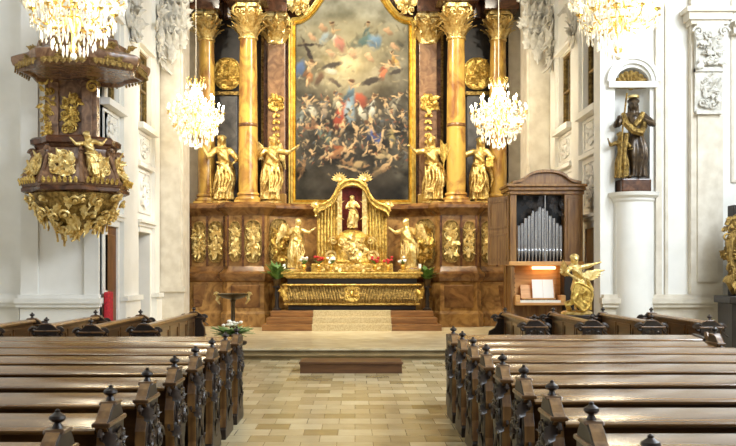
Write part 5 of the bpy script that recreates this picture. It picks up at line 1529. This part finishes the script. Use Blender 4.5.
b = MB(); b.lathe([(.18, 0), (.18, .04), (.05, .1), (.04, .5), (.08, .6)], n=16); b.build('leg', M['wood_dark'], ft)
fa = thing('flower_arrangement', 'low bowl of pale green and white flowers beside the front pew', 'flowers', (X_(231, 13.6), 13.6, .66))
b = MB(); b.lathe([(.09, 0), (.14, .06), (.17, .1), (.14, .11)], n=18); b.build('bowl', M['bronze'], fa)
rr = random.Random(91)
for nm, mm, n in (('foliage', 'leaf_pale', 70), ('dark_foliage', 'leaf', 40)):
    b = MB()
    for k in range(n):
        a = rr.uniform(0, TAU); leaf(b, (.08 * math.cos(a), .08 * math.sin(a), .1), (math.cos(a), math.sin(a), rr.uniform(.1, 1.1)), (-.3 * math.cos(a), -.3 * math.sin(a), 1), rr.uniform(.12, .28), .035, -.3, .004)
    b.build(nm, M[mm], fa)
for k in range(14):
    a = rr.uniform(0, TAU); q = rr.uniform(.03, .2)
    b = MB(); b.ell((q * math.cos(a), q * math.sin(a), .24 + .06 * rr.random()), (.03, .03, .022), 8, 6); b.build('flower', M['petal_white'], fa)

# red chair in the doorway on the pulpit side
rc = thing('red_chair', 'narrow red velvet chair seen edge-on by the doorway on the pulpit side', 'chair', (X_(108.5, 18.72), 18.72, PZ), PI / 2)
b = MB(); b.box(-.2, .2, -.05, .05, .45, 1.1); b.build('backrest', M['red'], rc, smooth=0, bevel=.03)
b = MB(); b.box(-.2, .2, -.42, -.05, .42, .5); b.build('seat', M['red'], rc, smooth=0, bevel=.02)
for xx in (-.17, .17):
    for yy in (-.38, .02):
        MB().box(xx - .02, xx + .02, yy - .02, yy + .02, 0, .44).build('leg', M['wood_dark'], rc, smooth=0)

# side altar at the picture edge
sa = thing('side_altar', 'dark side altar with a gilded scrolled frame against the nave pier', 'altar', (7.62, 17.3, 0))
b = MB(); b.box(-.55, .9, -.3, .5, 0, .14); b.box(-.45, .9, -.2, .5, .14, 1.1); b.box(-.53, .9, -.28, .5, 1.1, 1.24); b.build('base', M['wood_dark'], sa, smooth=0, bevel=.015)
b = MB(); b.box(-.3, .9, .1, .4, 1.24, 3.0); b.build('reredos', M['marble_dark'], sa, smooth=0, bevel=.02)
rg = random.Random(66); b = MB()
b.tube([(-.3, .05, 1.3), (-.42, 0, 1.5), (-.34, 0, 1.75), (-.44, -.02, 2.0), (-.42, -.02, 2.3), (-.3, 0, 2.5), (-.32, 0, 2.7), (-.2, 0, 2.85)], [.07, .08, .06, .07, .09, .07, .08, .05], 8)
foliage(b, (-.3, .05, 2.1), (1, 0, 0), (0, 0, 1), .5, 1.6, 50, rg, .12, .28)
scroll(b, (-.34, 0, 2.6), V3((-1, 0, 0)), V3((0, 0, 1)), .14, 1.4, .045); scroll(b, (-.38, 0, 1.5), V3((-1, 0, 0)), V3((0, 0, 1)), .14, 1.4, .045)
b.build('gilded_frame', M['gold_old'], sa)

# ================================================================== LIGHT AND CAMERA
w = bpy.data.worlds.new('world'); bpy.context.scene.world = w; w.use_nodes = True
w.node_tree.nodes['Background'].inputs['Color'].default_value = (.92, .95, 1.0, 1)
w.node_tree.nodes['Background'].inputs['Strength'].default_value = WORLD
def area(name, loc, target, sx, sy, e, c):
    L = bpy.data.lights.new(name, 'AREA'); L.shape = 'RECTANGLE'; L.size = sx; L.size_y = sy; L.energy = e; L.color = c
    o = bpy.data.objects.new(name, L); C.objects.link(o); o.location = loc
    o.rotation_euler = (V3(target) - V3(loc)).to_track_quat('-Z', 'Y').to_euler()
    return o
for y in (1.75, 7.25, 12.75):
    area('window_daylight', (9.1, y, 7.7), (0, y + 3.0, 1.5), 2.4, 5.2, WIN_R, (.82, .91, 1.0))
    area('window_daylight', (-9.1, y, 7.7), (0, y + 3.0, 1.5), 2.4, 5.2, WIN_L, (1.0, .97, .92))
def spot(name, loc, tgt, e, ang, c, r=.15, blend=.5):
    L = bpy.data.lights.new(name, 'SPOT'); L.energy = e; L.spot_size = math.radians(ang); L.spot_blend = blend; L.color = c; L.shadow_soft_size = r
    o = bpy.data.objects.new(name, L); C.objects.link(o); o.location = loc
    o.rotation_euler = (V3(tgt) - V3(loc)).to_track_quat('-Z', 'Y').to_euler()
for s in (-1, 1):      # added unseen spots that brighten the altarpiece, no fittings built
    spot('altar_fill_spot', (s * 4.9, 18.9, 10.8), (AX - s * .6, 25.6, 5.6), ALTAR_FILL, 70, (1.0, .92, .74))
    spot('altar_fill_spot_low', (s * 3.4, 19.0, 11.6), (AX - s * 1.2, 25.2, 2.6), ALTAR_FILL * .9, 62, (1.0, .91, .72))
cam = bpy.data.cameras.new('camera'); co = bpy.data.objects.new('camera', cam); C.objects.link(co)
co.location = (0, 0, EYE); co.rotation_euler = (PI / 2, 0, 0)
cam.sensor_width = 36; cam.lens = FPX / 736 * 36
cam.shift_x = 13 / 736; cam.shift_y = 49 / 736
cam.clip_end = 200
sc = bpy.context.scene
sc.camera = co
sc.view_settings.view_transform = 'Standard'; sc.view_settings.look = 'None'; sc.view_settings.gamma = 1; sc.view_settings.use_curve_mapping = False
sc.view_settings.exposure = EXPO
